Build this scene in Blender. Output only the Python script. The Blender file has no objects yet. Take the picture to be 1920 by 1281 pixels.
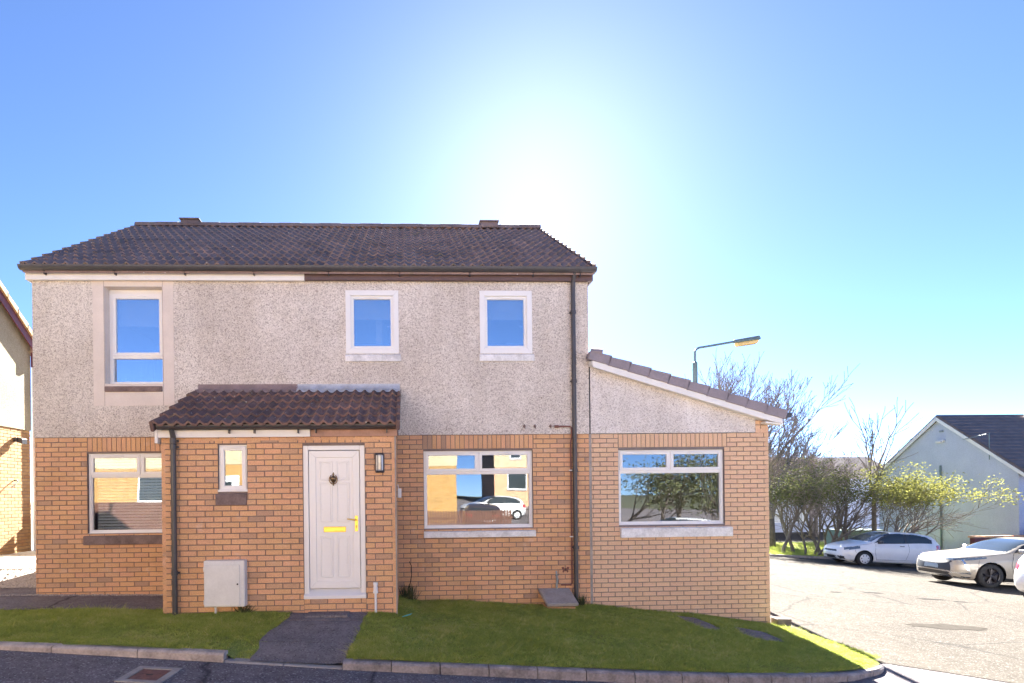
import bpy, bmesh, math, random
import numpy as np
from mathutils import Vector, Matrix, Euler

random.seed(7)
rng = np.random.default_rng(7)
R = math.radians
sc = bpy.context.scene
col = sc.collection

# ------------------------------------------------------------------ camera
CAM_H, F_PX = 1.6, 1080.0
yaw, roll = R(2.3), R(0.65)
fwd = Vector((math.sin(yaw), math.cos(yaw), 0))
r0 = Vector((math.cos(yaw), -math.sin(yaw), 0))
u0 = Vector((0, 0, 1))
rt = r0 * math.cos(roll) - u0 * math.sin(roll)
up = u0 * math.cos(roll) + r0 * math.sin(roll)
ppx, ppy = 766 + F_PX * math.tan(yaw), 929.5
cam_d = bpy.data.cameras.new('camera')
cam = bpy.data.objects.new('camera', cam_d)
col.objects.link(cam)
cam.matrix_world = Matrix(((rt.x, up.x, -fwd.x, 0), (rt.y, up.y, -fwd.y, 0), (rt.z, up.z, -fwd.z, CAM_H), (0, 0, 0, 1)))
cam_d.sensor_width = 36
cam_d.lens = 36 * F_PX / 1920
cam_d.shift_x = (960 - ppx) / 1920
cam_d.shift_y = (ppy - 640.5) / 1920
cam_d.clip_start = 0.05
cam_d.clip_end = 2000
sc.camera = cam

# ------------------------------------------------------------------ sky and sun
SUN_EL, SUN_AZ = R(29.0), R(12.8)          # azimuth measured from +Y towards +X
w = bpy.data.worlds.new('World')
sc.world = w
w.use_nodes = True
nt = w.node_tree
sky = nt.nodes.new('ShaderNodeTexSky')
sky.sky_type = 'NISHITA'
sky.sun_disc = False
sky.sun_elevation = SUN_EL
sky.sun_rotation = SUN_AZ
sky.air_density = 0.34
sky.dust_density = 0.09
sky.ozone_density = 5.0
sky.altitude = 50
bg = nt.nodes['Background']
bg.inputs['Strength'].default_value = 0.05
nt.links.new(sky.outputs[0], bg.inputs['Color'])
sd = bpy.data.lights.new('sun', 'SUN')
sd.energy = 5.0
sd.angle = R(0.5)
sd.color = (1.0, 0.95, 0.87)
so = bpy.data.objects.new('sun', sd)
col.objects.link(so)
sdir = Vector((math.sin(SUN_AZ) * math.cos(SUN_EL), math.cos(SUN_AZ) * math.cos(SUN_EL), math.sin(SUN_EL)))
so.rotation_euler = sdir.to_track_quat('Z', 'Y').to_euler()
so.location = sdir * 60

vs = sc.view_settings
vs.view_transform = 'Standard'
vs.look = 'None'
vs.gamma = 1
vs.exposure = 3.32
sc.render.engine = 'CYCLES'
sc.cycles.use_denoising = True
sc.cycles.max_bounces = 10
sc.cycles.diffuse_bounces = 5
sc.cycles.transparent_max_bounces = 12

# ------------------------------------------------------------------ materials
class NT:
    def __init__(s, name):
        s.m = bpy.data.materials.new(name)
        s.m.use_nodes = True
        s.t = s.m.node_tree
        s.b = s.t.nodes['Principled BSDF']
        s.out = s.t.nodes['Material Output']
    def n(s, typ, **kw):
        o = s.t.nodes.new('ShaderNode' + typ)
        for k, v in kw.items():
            if k in o.inputs: o.inputs[k].default_value = v
            else: setattr(o, k, v)
        return o
    def l(s, a, b): s.t.links.new(a, b)
    def pos(s, obj=False):
        if obj: return s.n('TexCoord').outputs['Object']
        return s.n('NewGeometry').outputs['Position']
    def noise(s, vec, scale, detail=3, rough=.55):
        o = s.n('TexNoise', Scale=scale, Detail=detail, Roughness=rough)
        s.l(vec, o.inputs['Vector'])
        return o.outputs['Fac']
    def ramp(s, fac, stops, interp='LINEAR'):
        o = s.n('ValToRGB')
        cr = o.color_ramp
        cr.interpolation = interp
        while len(cr.elements) < len(stops): cr.elements.new(.5)
        for e, (p, c) in zip(cr.elements, stops):
            e.position = p
            e.color = (*c, 1) if len(c) == 3 else c
        s.l(fac, o.inputs[0])
        return o.outputs[0]
    def mix(s, a, b, fac, mode='MIX'):
        o = s.n('Mix', data_type='RGBA', blend_type=mode)
        for sock, v in ((o.inputs[6], a), (o.inputs[7], b), (o.inputs[0], fac)):
            if hasattr(v, 'is_output'): s.l(v, sock)
            elif isinstance(v, (int, float)): sock.default_value = v
            else: sock.default_value = (*v, 1)
        return o.outputs[2]
    def math(s, op, a, b=0.0):
        o = s.n('Math', operation=op)
        for i, v in enumerate((a, b)):
            if hasattr(v, 'is_output'): s.l(v, o.inputs[i])
            else: o.inputs[i].default_value = v
        return o.outputs[0]
    def bump(s, h, strength=.3, dist=.01):
        o = s.n('Bump', Strength=strength, Distance=dist)
        s.l(h, o.inputs['Height'])
        s.l(o.outputs[0], s.b.inputs['Normal'])
    def set(s, **kw):
        for k, v in kw.items():
            k = {'rough': 'Roughness', 'metal': 'Metallic', 'base': 'Base Color', 'spec': 'Specular IOR Level', 'coat': 'Coat Weight'}.get(k, k)
            if hasattr(v, 'is_output'): s.l(v, s.b.inputs[k])
            elif isinstance(v, tuple): s.b.inputs[k].default_value = (*v, 1) if len(v) == 3 else v
            else: s.b.inputs[k].default_value = v
        return s

def plain(name, c, rough=.6, var=.18, scale=6, bstr=.15, bscale=120, obj=False, metal=0, spec=.5, coat=0, fine=40):
    """one colour with blotches, fine grain and a little relief"""
    m = NT(name)
    p = m.pos(obj)
    n1 = m.noise(p, scale, 4)
    n2 = m.noise(p, fine, 3)
    f = m.math('ADD', m.math('MULTIPLY', n1, .65), m.math('MULTIPLY', n2, .35))
    lo = tuple(x * (1 - var) for x in c)
    hi = tuple(min(1, x * (1 + var)) for x in c)
    m.set(base=m.ramp(f, [(.3, lo), (.7, hi)]), rough=rough, metal=metal, spec=spec, coat=coat)
    if bstr: m.bump(m.noise(p, bscale, 2), bstr, .004)
    return m.m

def brick_mat(name, stops, stain=.35):
    m = NT(name)
    p = m.pos()
    at = m.n('Attribute', attribute_name='tone')
    rnd = m.math('FRACT', m.math('ADD', m.n('ObjectInfo').outputs['Random'], at.outputs['Fac']))
    c = m.ramp(rnd, stops)
    c = m.mix(c, m.ramp(m.noise(p, 90, 3), [(.35, (.72, .68, .66)), (.6, (1.08, 1.08, 1.08))]), .55, 'MULTIPLY')
    c = m.mix(c, m.ramp(m.noise(p, 1.6, 4), [(.35, (.74, .71, .69)), (.58, (1.04, 1.04, 1.04))]), stain, 'MULTIPLY')
    c = m.mix(c, (.74, .66, .60), m.ramp(m.noise(p, 3.3, 6, .7), [(.60, (0, 0, 0)), (.78, (.45, .45, .45))]))
    m.set(base=c, rough=.88, spec=.25)
    m.bump(m.noise(p, 110, 4), .8, .006)
    return m.m

M = {}
M['brick'] = brick_mat('brick', [(0, (.67, .39, .215)), (.25, (.73, .445, .24)), (.5, (.75, .435, .255)), (.7, (.71, .41, .25)), (.9, (.68, .425, .25)), (.97, (.56, .35, .225)), (1, (.48, .32, .225))])
M['brick_ext'] = brick_mat('brick_ext', [(0, (.73, .50, .325)), (.4, (.78, .535, .355)), (.8, (.75, .495, .34)), (1, (.73, .515, .35))], .2)
M['brick_nb'] = brick_mat('brick_nb', [(0, (.52, .32, .16)), (.4, (.58, .38, .20)), (.8, (.55, .34, .17)), (1, (.48, .27, .14))])
M['brick_opp'] = brick_mat('brick_opp', [(0, (.46, .27, .085)), (.5, (.52, .32, .11)), (1, (.44, .24, .07))])
M['mortar'] = plain('mortar', (.22, .17, .15), .95, .25, 5, .5, 200)
M['mortar_ext'] = plain('mortar_ext', (.22, .19, .18), .95, .2, 5, .5, 200)

def roughcast(name, stops, scale=72, stain=(.72, .68, .64), streak=.22):
    m = NT(name)
    p = m.pos()
    v = m.n('TexVoronoi', Scale=scale); m.l(p, v.inputs['Vector'])
    sp = m.n('SeparateColor'); m.l(v.outputs['Color'], sp.inputs[0])
    v2 = m.n('TexVoronoi', Scale=scale * 2.1); m.l(p, v2.inputs['Vector'])
    sp2 = m.n('SeparateColor'); m.l(v2.outputs['Color'], sp2.inputs[0])
    f = m.math('ADD', m.math('MULTIPLY', sp.outputs[0], .68), m.math('MULTIPLY', sp2.outputs[0], .32))
    c = m.ramp(f, stops)
    c = m.mix(c, m.ramp(m.noise(p, .9, 5), [(.35, stain), (.62, (1.04, 1.03, 1.02))]), .5, 'MULTIPLY')
    # rain streaks
    mp = m.n('Mapping'); mp.inputs['Scale'].default_value = (5, 5, .35); m.l(p, mp.inputs[0])
    c = m.mix(c, m.ramp(m.noise(mp.outputs[0], 1.2, 4), [(.4, (.80, .77, .74)), (.6, (1.03, 1.03, 1.03))]), streak, 'MULTIPLY')
    m.set(base=c, rough=.95, spec=.2)
    h = m.math('SUBTRACT', 1.0, v.outputs['Distance'])
    m.bump(h, .5, .012)
    return m.m
M['roughcast'] = roughcast('roughcast', [(.05, (.28, .245, .22)), (.25, (.52, .475, .44)), (.5, (.69, .64, .59)), (.8, (.78, .735, .685)), (1, (.86, .83, .79))])
M['roughcast_pale'] = roughcast('roughcast_pale', [(.05, (.34, .30, .285)), (.22, (.60, .56, .54)), (.45, (.76, .72, .69)), (.8, (.84, .81, .78)), (1, (.89, .87, .85))])
M['harl_cream'] = roughcast('harl_cream', [(.05, (.38, .33, .23)), (.5, (.47, .42, .30)), (1, (.54, .49, .37))], 60)
M['harl_opp'] = roughcast('harl_opp', [(.05, (.48, .38, .24)), (.5, (.56, .46, .30)), (1, (.62, .53, .37))], 60)
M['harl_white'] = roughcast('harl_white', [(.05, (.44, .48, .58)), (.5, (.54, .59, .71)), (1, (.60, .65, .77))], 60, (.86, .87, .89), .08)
M['smooth_render'] = plain('smooth_render', (.70, .625, .57), .9, .1, 3, .2)
def tile_mat(name, c, var):
    m = NT(name); p = m.pos()
    n = m.math('ADD', m.math('MULTIPLY', m.noise(p, 2.2, 5, .65), .6), m.math('MULTIPLY', m.noise(p, 30, 3), .4))
    b = m.ramp(n, [(.3, tuple(x * (1 - var) for x in c)), (.7, tuple(x * (1 + var) for x in c))])
    rr = m.ramp(m.n('ObjectInfo').outputs['Random'], [(0, (.74, .74, .76)), (.5, (1, 1, 1)), (.9, (1.12, 1.08, 1.04)), (1, (1.3, 1.22, 1.15))])
    b = m.mix(b, rr, 1.0, 'MULTIPLY')
    b = m.mix(b, (.15, .15, .07), m.ramp(m.noise(p, 5.5, 5, .7), [(.56, (0, 0, 0)), (.72, (.55, .55, .55))]))     # moss
    v = m.n('TexVoronoi', Scale=9); m.l(p, v.inputs['Vector'])
    b = m.mix(b, (.62, .60, .56), m.ramp(v.outputs['Distance'], [(.07, (.8, .8, .8)), (.10, (0, 0, 0))]))          # lichen spots
    m.set(base=b, rough=.82, spec=.3); m.bump(m.noise(p, 80, 3), .5, .004)
    return m.m
M['tile'] = tile_mat('tile', (.215, .16, .148), .35)
M['tile_porch'] = tile_mat('tile_porch', (.20, .128, .115), .4)
M['tile_ext'] = plain('tile_ext', (.26, .225, .245), .6, .2, 4, .3)
M['tile_far'] = plain('tile_far', (.16, .125, .12), .8, .3, 3, .3)
M['upvc'] = plain('upvc', (.80, .80, .80), .35, .03, 3, .02)
M['white_paint'] = plain('white_paint', (.78, .77, .75), .55, .06, 4, .08)
M['brown_paint'] = plain('brown_paint', (.115, .07, .065), .5, .2, 5, .1)
M['maroon_paint'] = plain('maroon_paint', (.16, .035, .04), .5, .15, 5, .1)
M['rose_board'] = plain('rose_board', (.42, .25, .19), .7, .2, 6, .2)
M['black_plastic'] = plain('black_plastic', (.06, .058, .064), .38, .2, 5, .05)
M['lead'] = plain('lead', (.50, .52, .56), .5, .25, 7, .3, 40, metal=.35)
M['lead_brown'] = plain('lead_brown', (.25, .185, .18), .6, .25, 7, .3, 40)
M['sill_dark'] = plain('sill_dark', (.20, .145, .135), .9, .4, 7, .6, 60)
M['sill_white'] = plain('sill_white', (.74, .74, .75), .75, .3, 6, .5, 70)
M['concrete'] = plain('concrete', (.34, .31, .285), .9, .3, 4, .6, 90)
M['kerb'] = plain('kerb', (.42, .36, .32), .92, .45, 6, .8, 70)
M['kerb_dark'] = plain('kerb_dark', (.27, .24, .235), .92, .55, 7, .8, 60)
M['brass'] = plain('brass', (.75, .53, .12), .28, .08, 5, .02, metal=.9)
M['bronze'] = plain('bronze', (.22, .15, .09), .35, .15, 5, .05, metal=.8)
M['rust'] = plain('rust', (.20, .085, .07), .7, .3, 20, .2)
M['steel'] = plain('steel', (.30, .33, .34), .5, .15, 5, .1, metal=.5)
M['galv'] = plain('galv', (.16, .22, .22), .55, .15, 5, .1, metal=.4)
M['wood_fence'] = plain('wood_fence', (.13, .06, .04), .85, .35, 5, .5, 60)
M['box_white'] = plain('box_white', (.70, .70, .69), .5, .08, 5, .1)
M['wall_in'] = plain('wall_in', (.42, .40, .37), .9, .05, 2, 0)
M['floor_in'] = plain('floor_in', (.16, .12, .09), .8, .15, 3, 0)
M['blind'] = plain('blind', (.84, .82, .79), .6, .05, 3, 0)
M['blind_cloth'] = plain('blind_cloth', (.55, .57, .62), .8, .05, 3, 0)
M['dark'] = plain('dark', (.02, .02, .022), .6, .1, 5, 0)
M['soil'] = plain('soil', (.22, .18, .165), .97, .45, 9, .9, 40)
M['gravel'] = plain('gravel', (.40, .36, .32), .95, .5, 40, 1.0, 60)
M['slab'] = plain('slab', (.42, .37, .28), .95, .2, 3, .3)
M['bounce_footway'] = plain('bounce_footway', (.46, .42, .35), .95, .2, 3, .3)
M['teal'] = plain('teal', (.10, .55, .60), .5, .1, 5, 0)
M['bark'] = plain('bark', (.17, .14, .12), .9, .35, 6, .6, 30)
M['bark_pale'] = plain('bark_pale', (.20, .17, .14), .9, .3, 6, .6, 30)
M['twig'] = plain('twig', (.26, .215, .20), .9, .3, 3, 0)
M['curtain'] = plain('curtain', (.10, .06, .09), .9, .1, 3, 0)

def glass_mat(name, r0_):
    m = NT(name)
    tr = m.n('BsdfTransparent'); tr.inputs[0].default_value = (.78, .82, .84, 1)
    gl = m.n('BsdfGlossy'); gl.inputs['Color'].default_value = (.92, .95, 1, 1); gl.inputs['Roughness'].default_value = .012
    lw = m.n('Fresnel'); lw.inputs['IOR'].default_value = 1.5
    f = m.math('MINIMUM', m.math('ADD', m.math('MULTIPLY', lw.outputs[0], 1.2), r0_), 1.0)
    p = m.pos()
    bp = m.n('Bump', Strength=.05, Distance=.02); m.l(m.noise(p, 1.3, 1), bp.inputs['Height'])
    m.l(bp.outputs[0], gl.inputs['Normal'])
    mx = m.n('MixShader'); m.l(f, mx.inputs[0]); m.l(tr.outputs[0], mx.inputs[1]); m.l(gl.outputs[0], mx.inputs[2])
    m.l(mx.outputs[0], m.out.inputs['Surface'])
    return m.m
M['glass'] = glass_mat('window_glass', .075)
M['glass_coated'] = glass_mat('coated_glass', .32)

def asphalt(name, lo, hi, speck=(.27, .25, .23)):
    m = NT(name)
    p = m.pos()
    c = m.ramp(m.noise(p, .55, 5, .6), [(.3, lo), (.7, hi)])
    c = m.mix(c, m.ramp(m.noise(p, 6, 4), [(.35, (.78, .77, .76)), (.65, (1.1, 1.1, 1.1))]), .7, 'MULTIPLY')
    v = m.n('TexVoronoi', Scale=70); m.l(p, v.inputs['Vector'])
    sp = m.n('SeparateColor'); m.l(v.outputs['Color'], sp.inputs[0])
    c = m.mix(c, speck, m.ramp(sp.outputs[0], [(.84, (0, 0, 0)), (.97, (.75, .75, .75))]))
    c = m.mix(c, (.04, .038, .04), m.ramp(sp.outputs[1], [(.75, (0, 0, 0)), (1, (.6, .6, .6))]))
    # wandering cracks
    vc = m.n('TexVoronoi', Scale=.33, feature='DISTANCE_TO_EDGE')
    wv = m.n('TexNoise', Scale=1.3, Detail=4); m.l(p, wv.inputs['Vector'])
    ad = m.mix(p, wv.outputs['Color'], .35, 'ADD'); m.l(ad, vc.inputs['Vector'])
    c = m.mix(c, (.035, .033, .033), m.ramp(vc.outputs['Distance'], [(.0, (.7, .7, .7)), (.012, (0, 0, 0))]))
    m.set(base=c, rough=.95, spec=.06)
    m.bump(m.noise(p, 120, 3), .8, .006)
    return m.m
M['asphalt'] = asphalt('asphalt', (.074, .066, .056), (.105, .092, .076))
M['asphalt_shade_lifted'] = asphalt('asphalt_shade_lifted', (.17, .15, .156), (.225, .20, .206), (.42, .40, .40))  # lighter copy of the same tarmac, making up for the house's shade
M['tar'] = plain('tar', (.03, .028, .027), .9, .3, 20, .4, spec=.05)
M['tar_pale'] = plain('tar_pale', (.06, .053, .045), .95, .3, 8, .5, spec=.03)
M['path'] = asphalt('path', (.19, .172, .178), (.25, .228, .232), (.30, .28, .27))

def grass_ground():
    m = NT('grass_ground')
    p = m.pos()
    c = m.ramp(m.noise(p, 2.2, 5, .65), [(.3, (.30, .26, .11)), (.5, (.27, .34, .08)), (.7, (.42, .40, .15))])
    c = m.mix(c, m.ramp(m.noise(p, 55, 3), [(.3, (.62, .6, .55)), (.65, (1.2, 1.2, 1.1))]), .8, 'MULTIPLY')
    m.set(base=c, rough=.95, spec=.2)
    m.bump(m.noise(p, 90, 3), 1, .02)
    return m.m
M['grass_ground'] = grass_ground()
M['field'] = plain('field', (.10, .105, .06), .95, .35, .4, .5, 20)

def leaf_mat(name, stops, trans=.45, patch=1.1):
    m = NT(name)
    at = m.n('Attribute', attribute_name='tone')
    p = m.pos()
    nz = m.math('ADD', m.math('MULTIPLY', m.noise(p, patch, 4, .6), .5), m.math('MULTIPLY', m.noise(p, patch * 6, 3, .6), .5))
    f = m.math('ADD', m.math('MULTIPLY', at.outputs['Fac'], .3), m.math('MULTIPLY', m.math('SUBTRACT', m.math('MULTIPLY', nz, 1.9), .45), .7))
    c = m.ramp(f, stops)
    m.set(base=c, rough=.75, spec=.12)
    tl = m.n('BsdfTranslucent'); m.l(m.mix(c, (1.0, 1.03, .72), 1.0, 'MULTIPLY'), tl.inputs[0])
    mx = m.n('MixShader'); mx.inputs[0].default_value = trans
    m.l(m.b.outputs[0], mx.inputs[1]); m.l(tl.outputs[0], mx.inputs[2])
    m.l(mx.outputs[0], m.out.inputs['Surface'])
    return m.m
M['blade'] = leaf_mat('blade', [(.08, (.40, .33, .16)), (.25, (.30, .36, .10)), (.45, (.40, .47, .11)), (.65, (.54, .56, .17)), (.85, (.70, .64, .30))], .4)
M['leaf_dark'] = leaf_mat('leaf_dark', [(.1, (.06, .07, .035)), (.45, (.115, .125, .06)), (.85, (.20, .20, .11))], .3)
M['leaf_lime'] = leaf_mat('leaf_lime', [(.1, (.13, .13, .045)), (.45, (.25, .25, .085)), (.85, (.40, .37, .16))], .4)

def paint(name, c, metal=0.0, rough=.28):
    m = NT(name)
    m.set(base=c, rough=rough, metal=metal, coat=.7)
    m.b.inputs['Coat Roughness'].default_value = .06
    p = m.pos(True)
    c2 = m.mix(c, m.ramp(m.noise(p, 3, 3), [(.4, (.86, .85, .83)), (.6, (1, 1, 1))]), .4, 'MULTIPLY')
    m.l(c2, m.b.inputs['Base Color'])
    return m.m
M['paint_white'] = paint('paint_white', (.78, .78, .78))
M['paint_beige'] = paint('paint_beige', (.40, .35, .28), .08, .35)
M['paint_grey'] = paint('paint_grey', (.10, .085, .09), .4)
M['car_glass'] = paint('car_glass', (.035, .045, .05), 0, .05)
M['chrome'] = plain('chrome', (.65, .67, .70), .18, .05, 4, 0, metal=.9, obj=True)
M['lamp_clear'] = plain('lamp_clear', (.55, .57, .60), .1, .2, 14, 0, obj=True, coat=1)
M['lamp_dark'] = plain('lamp_dark', (.10, .13, .17), .12, .4, 18, 0, obj=True, coat=1)
M['lamp_red'] = plain('lamp_red', (.45, .02, .025), .2, .1, 9, 0, obj=True, coat=1)
M['tyre'] = plain('tyre', (.028, .027, .028), .85, .2, 9, .2, obj=True)
M['trim'] = plain('trim', (.03, .03, .033), .5, .2, 9, .1, obj=True)
M['alloy_dark'] = plain('alloy_dark', (.05, .045, .05), .35, .2, 9, 0, obj=True, metal=.5)
M['hubcap'] = plain('hubcap', (.68, .68, .68), .35, .06, 9, 0, obj=True)
M['sodium_glass'] = plain('sodium_glass', (.85, .58, .18), .2, .2, 9, 0, obj=True, coat=.8)

# ------------------------------------------------------------------ mesh helpers
class MB:
    def __init__(s): s.v, s.f, s.t, s.mi = [], [], [], []
    def quad(s, pts, tone=0., mi=0):
        b = len(s.v); s.v += [tuple(p) for p in pts]; s.f.append(tuple(range(b, b + len(pts)))); s.t.append(tone); s.mi.append(mi)
    def box(s, x0, x1, y0, y1, z0, z1, tone=0., mi=0):
        b = len(s.v)
        s.v += [(x0, y0, z0), (x1, y0, z0), (x1, y1, z0), (x0, y1, z0), (x0, y0, z1), (x1, y0, z1), (x1, y1, z1), (x0, y1, z1)]
        for f in ((0, 3, 2, 1), (4, 5, 6, 7), (0, 1, 5, 4), (1, 2, 6, 5), (2, 3, 7, 6), (3, 0, 4, 7)):
            s.f.append(tuple(b + i for i in f)); s.t.append(tone); s.mi.append(mi)
    def hexa(s, p, tone=0., mi=0):
        b = len(s.v); s.v += [tuple(q) for q in p]
        for f in ((0, 3, 2, 1), (4, 5, 6, 7), (0, 1, 5, 4), (1, 2, 6, 5), (2, 3, 7, 6), (3, 0, 4, 7)):
            s.f.append(tuple(b + i for i in f)); s.t.append(tone); s.mi.append(mi)
    def prism(s, poly, y0, y1, axis='y', tone=0., mi=0):
        """extrude a polygon; axis y: poly is (x,z); axis x: poly is (y,z); axis z: poly is (x,y)"""
        def P(a, d): return {'y': (a[0], d, a[1]), 'x': (d, a[0], a[1]), 'z': (a[0], a[1], d)}[axis]
        b = len(s.v); n = len(poly)
        s.v += [P(a, y0) for a in poly] + [P(a, y1) for a in poly]
        s.f += [tuple(b + i for i in range(n)), tuple(b + n + i for i in reversed(range(n)))]
        s.f += [(b + i, b + n + i, b + n + (i + 1) % n, b + (i + 1) % n) for i in range(n)]
        s.t += [tone] * (n + 2); s.mi += [mi] * (n + 2)
    def tube(s, pts, rad, k=8, cap=True, tone=0., mi=0):
        pts = [Vector(p) for p in pts]
        if not hasattr(rad, '__len__'): rad = [rad] * len(pts)
        b = len(s.v); pr = None
        for i, p in enumerate(pts):
            d = (pts[min(i + 1, len(pts) - 1)] - pts[max(i - 1, 0)]).normalized()
            if pr is None:
                pr = d.orthogonal().normalized()
            pr = (pr - d * pr.dot(d))
            pr = pr.normalized() if pr.length > 1e-6 else d.orthogonal().normalized()
            q = d.cross(pr)
            for j in range(k):
                a = 2 * math.pi * j / k
                s.v.append(tuple(p + (pr * math.cos(a) + q * math.sin(a)) * rad[i]))
        for i in range(len(pts) - 1):
            for j in range(k):
                s.f.append((b + i * k + j, b + i * k + (j + 1) % k, b + (i + 1) * k + (j + 1) % k, b + (i + 1) * k + j)); s.t.append(tone); s.mi.append(mi)
        if cap:
            s.f.append(tuple(b + j for j in reversed(range(k)))); s.f.append(tuple(b + (len(pts) - 1) * k + j for j in range(k)))
            s.t += [tone] * 2; s.mi += [mi] * 2
    def lathe(s, prof, o=(0, 0, 0), axis=(0, 0, 1), k=24, mi=0):
        ax = Vector(axis).normalized(); e = ax.orthogonal().normalized(); g = ax.cross(e); o = Vector(o)
        b = len(s.v)
        for (r, h) in prof:
            for j in range(k):
                a = 2 * math.pi * j / k
                s.v.append(tuple(o + ax * h + (e * math.cos(a) + g * math.sin(a)) * r))
        for i in range(len(prof) - 1):
            for j in range(k):
                s.f.append((b + i * k + j, b + i * k + (j + 1) % k, b + (i + 1) * k + (j + 1) % k, b + (i + 1) * k + j)); s.t.append(0.); s.mi.append(mi)
    def sheet(s, xs, ys, zf, tone=0., mi=0):
        b = len(s.v); nx, ny = len(xs), len(ys)
        for y in ys:
            for x in xs: s.v.append((x, y, zf(x, y)))
        for j in range(ny - 1):
            for i in range(nx - 1):
                s.f.append((b + j * nx + i, b + j * nx + i + 1, b + (j + 1) * nx + i + 1, b + (j + 1) * nx + i)); s.t.append(tone); s.mi.append(mi)
    def build(s, name, mat, parent=None, smooth=False, bevel=0, seg=1, tone=False):
        me = bpy.data.meshes.new(name)
        me.from_pydata(s.v, [], s.f)
        for m in (mat if isinstance(mat, (list, tuple)) else [mat]): me.materials.append(m)
        if any(s.mi): me.polygons.foreach_set('material_index', s.mi)
        if tone:
            a = me.attributes.new('tone', 'FLOAT', 'FACE'); a.data.foreach_set('value', s.t)
        if smooth: me.polygons.foreach_set('use_smooth', [True] * len(me.polygons))
        me.update()
        return link(name, me, parent, bevel, seg)

def link(name, me, parent=None, bevel=0, seg=1):
    o = bpy.data.objects.new(name, me)
    col.objects.link(o)
    if parent is not None: o.parent = parent
    if bevel:
        b = o.modifiers.new('bevel', 'BEVEL'); b.width = bevel; b.segments = seg; b.limit_method = 'ANGLE'; b.angle_limit = R(40)
    return o
def empty(name, loc=(0, 0, 0), rot=(0, 0, 0)):
    o = bpy.data.objects.new(name, None); col.objects.link(o); o.location = loc; o.rotation_euler = rot; o.empty_display_size = .1
    return o
def tag(o, label, cat, group=None):
    o['label'] = label; o['category'] = cat
    if group: o['group'] = group
    return o
def struct(o): o['kind'] = 'structure'; return o
def stuff(o): o['kind'] = 'stuff'; return o
def copy_tree(o, parent=None):
    c = o.copy(); col.objects.link(c); c.parent = parent
    for ch in list(o.children): copy_tree(ch, c)
    return c
def lerp_tab(tab):
    xs, ys = [t[0] for t in tab], [t[1] for t in tab]
    return lambda x: float(np.interp(x, xs, ys))
def smooth01(t): t = max(0., min(1., t)); return t * t * (3 - 2 * t)

# ------------------------------------------------------------------ ground levels
def road_z(x, y):
    z = -.22 - .06 * max(-4.6, min(22., x))
    z -= .02 * max(0., min(14., y - 16))
    if y < -8: z += .07 * min(30., -8 - y)
    return z
kerb_y = lerp_tab([(-12, 6.65), (-4.29, 6.2), (-2, 6.05), (-.8, 5.95), (.6, 5.9), (2.36, 5.85), (3.5, 5.9), (4.16, 6.0), (4.9, 6.2), (5.47, 6.5), (5.72, 6.72), (5.86, 7.0)])
kerb_z = lerp_tab([(-12, .14), (-4.29, .098), (-2, -.002), (-.8, -.089), (.6, -.155), (2.36, -.253), (3.52, -.324), (4.16, -.37), (4.9, -.433), (5.47, -.483), (5.72, -.512), (5.86, -.53)])
wall_z = lerp_tab([(-12, .16), (-5.77, .12), (-3.3, .08), (-.19, .04), (.15, -.07), (2.9, -.19), (4.4, -.345), (5.86, -.545), (6.2, -.56)])
def lawn_z(x, y):
    yb = 7.9 + 1.245 * smooth01((x + .75) / .95)
    ky = kerb_y(x)
    dip = smooth01((x + 2.0) / .12) * smooth01((-.62 - x) / .12) * (1 - smooth01((y - ky - .1) / .6))
    return kerb_z(x) - .078 * dip + (wall_z(x) - kerb_z(x)) * smooth01(.12 + .88 * max(0, (y - ky) / (yb - ky))) + .012 * math.sin(x * 3.1 + y * 2.3) * math.sin(y * 4.7)
def side_z(x, y): return .125 + .26 * smooth01((y - 9.4) / 3.6)

def lin(a, b, step): return list(np.linspace(a, b, max(2, int(round((b - a) / step)) + 1)))
def path_l(y): return -1.724 + (y - 6.0) / 1.75 * .157
def path_r(y): return -.687 + (y - 6.0) / 1.75 * .127

gm = MB()
gx = [-400, -200, -100, -60, -40] + lin(-30, 45, 1.5) + [60, 90, 140, 220, 400]
gy = [-300, -150, -80, -50] + lin(-36, 60, 1.5) + [75, 100, 140, 200, 300, 500]
gm.sheet(gx, gy, lambda x, y: road_z(x, y) - .02)
struct(gm.build('ground', M['field'], smooth=True))
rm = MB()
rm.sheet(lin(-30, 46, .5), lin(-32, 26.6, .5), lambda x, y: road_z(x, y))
struct(rm.build('road', M['asphalt_shade_lifted'], smooth=True))
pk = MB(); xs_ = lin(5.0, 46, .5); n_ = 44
def pk_edge(x): return 7.15 - .75 * min(5, x - 5.8) + .04 * math.sin(x * 2.1) if x > 5.8 else 7.15  # darker tarmac copy starts here; edge bent to cover the sunlit part in view
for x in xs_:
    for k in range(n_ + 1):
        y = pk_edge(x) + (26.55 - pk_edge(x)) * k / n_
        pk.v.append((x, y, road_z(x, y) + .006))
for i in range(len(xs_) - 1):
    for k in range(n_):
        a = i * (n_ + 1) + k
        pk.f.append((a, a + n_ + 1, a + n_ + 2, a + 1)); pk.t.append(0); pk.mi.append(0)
struct(pk.build('parking_court', M['asphalt'], smooth=True))
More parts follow.
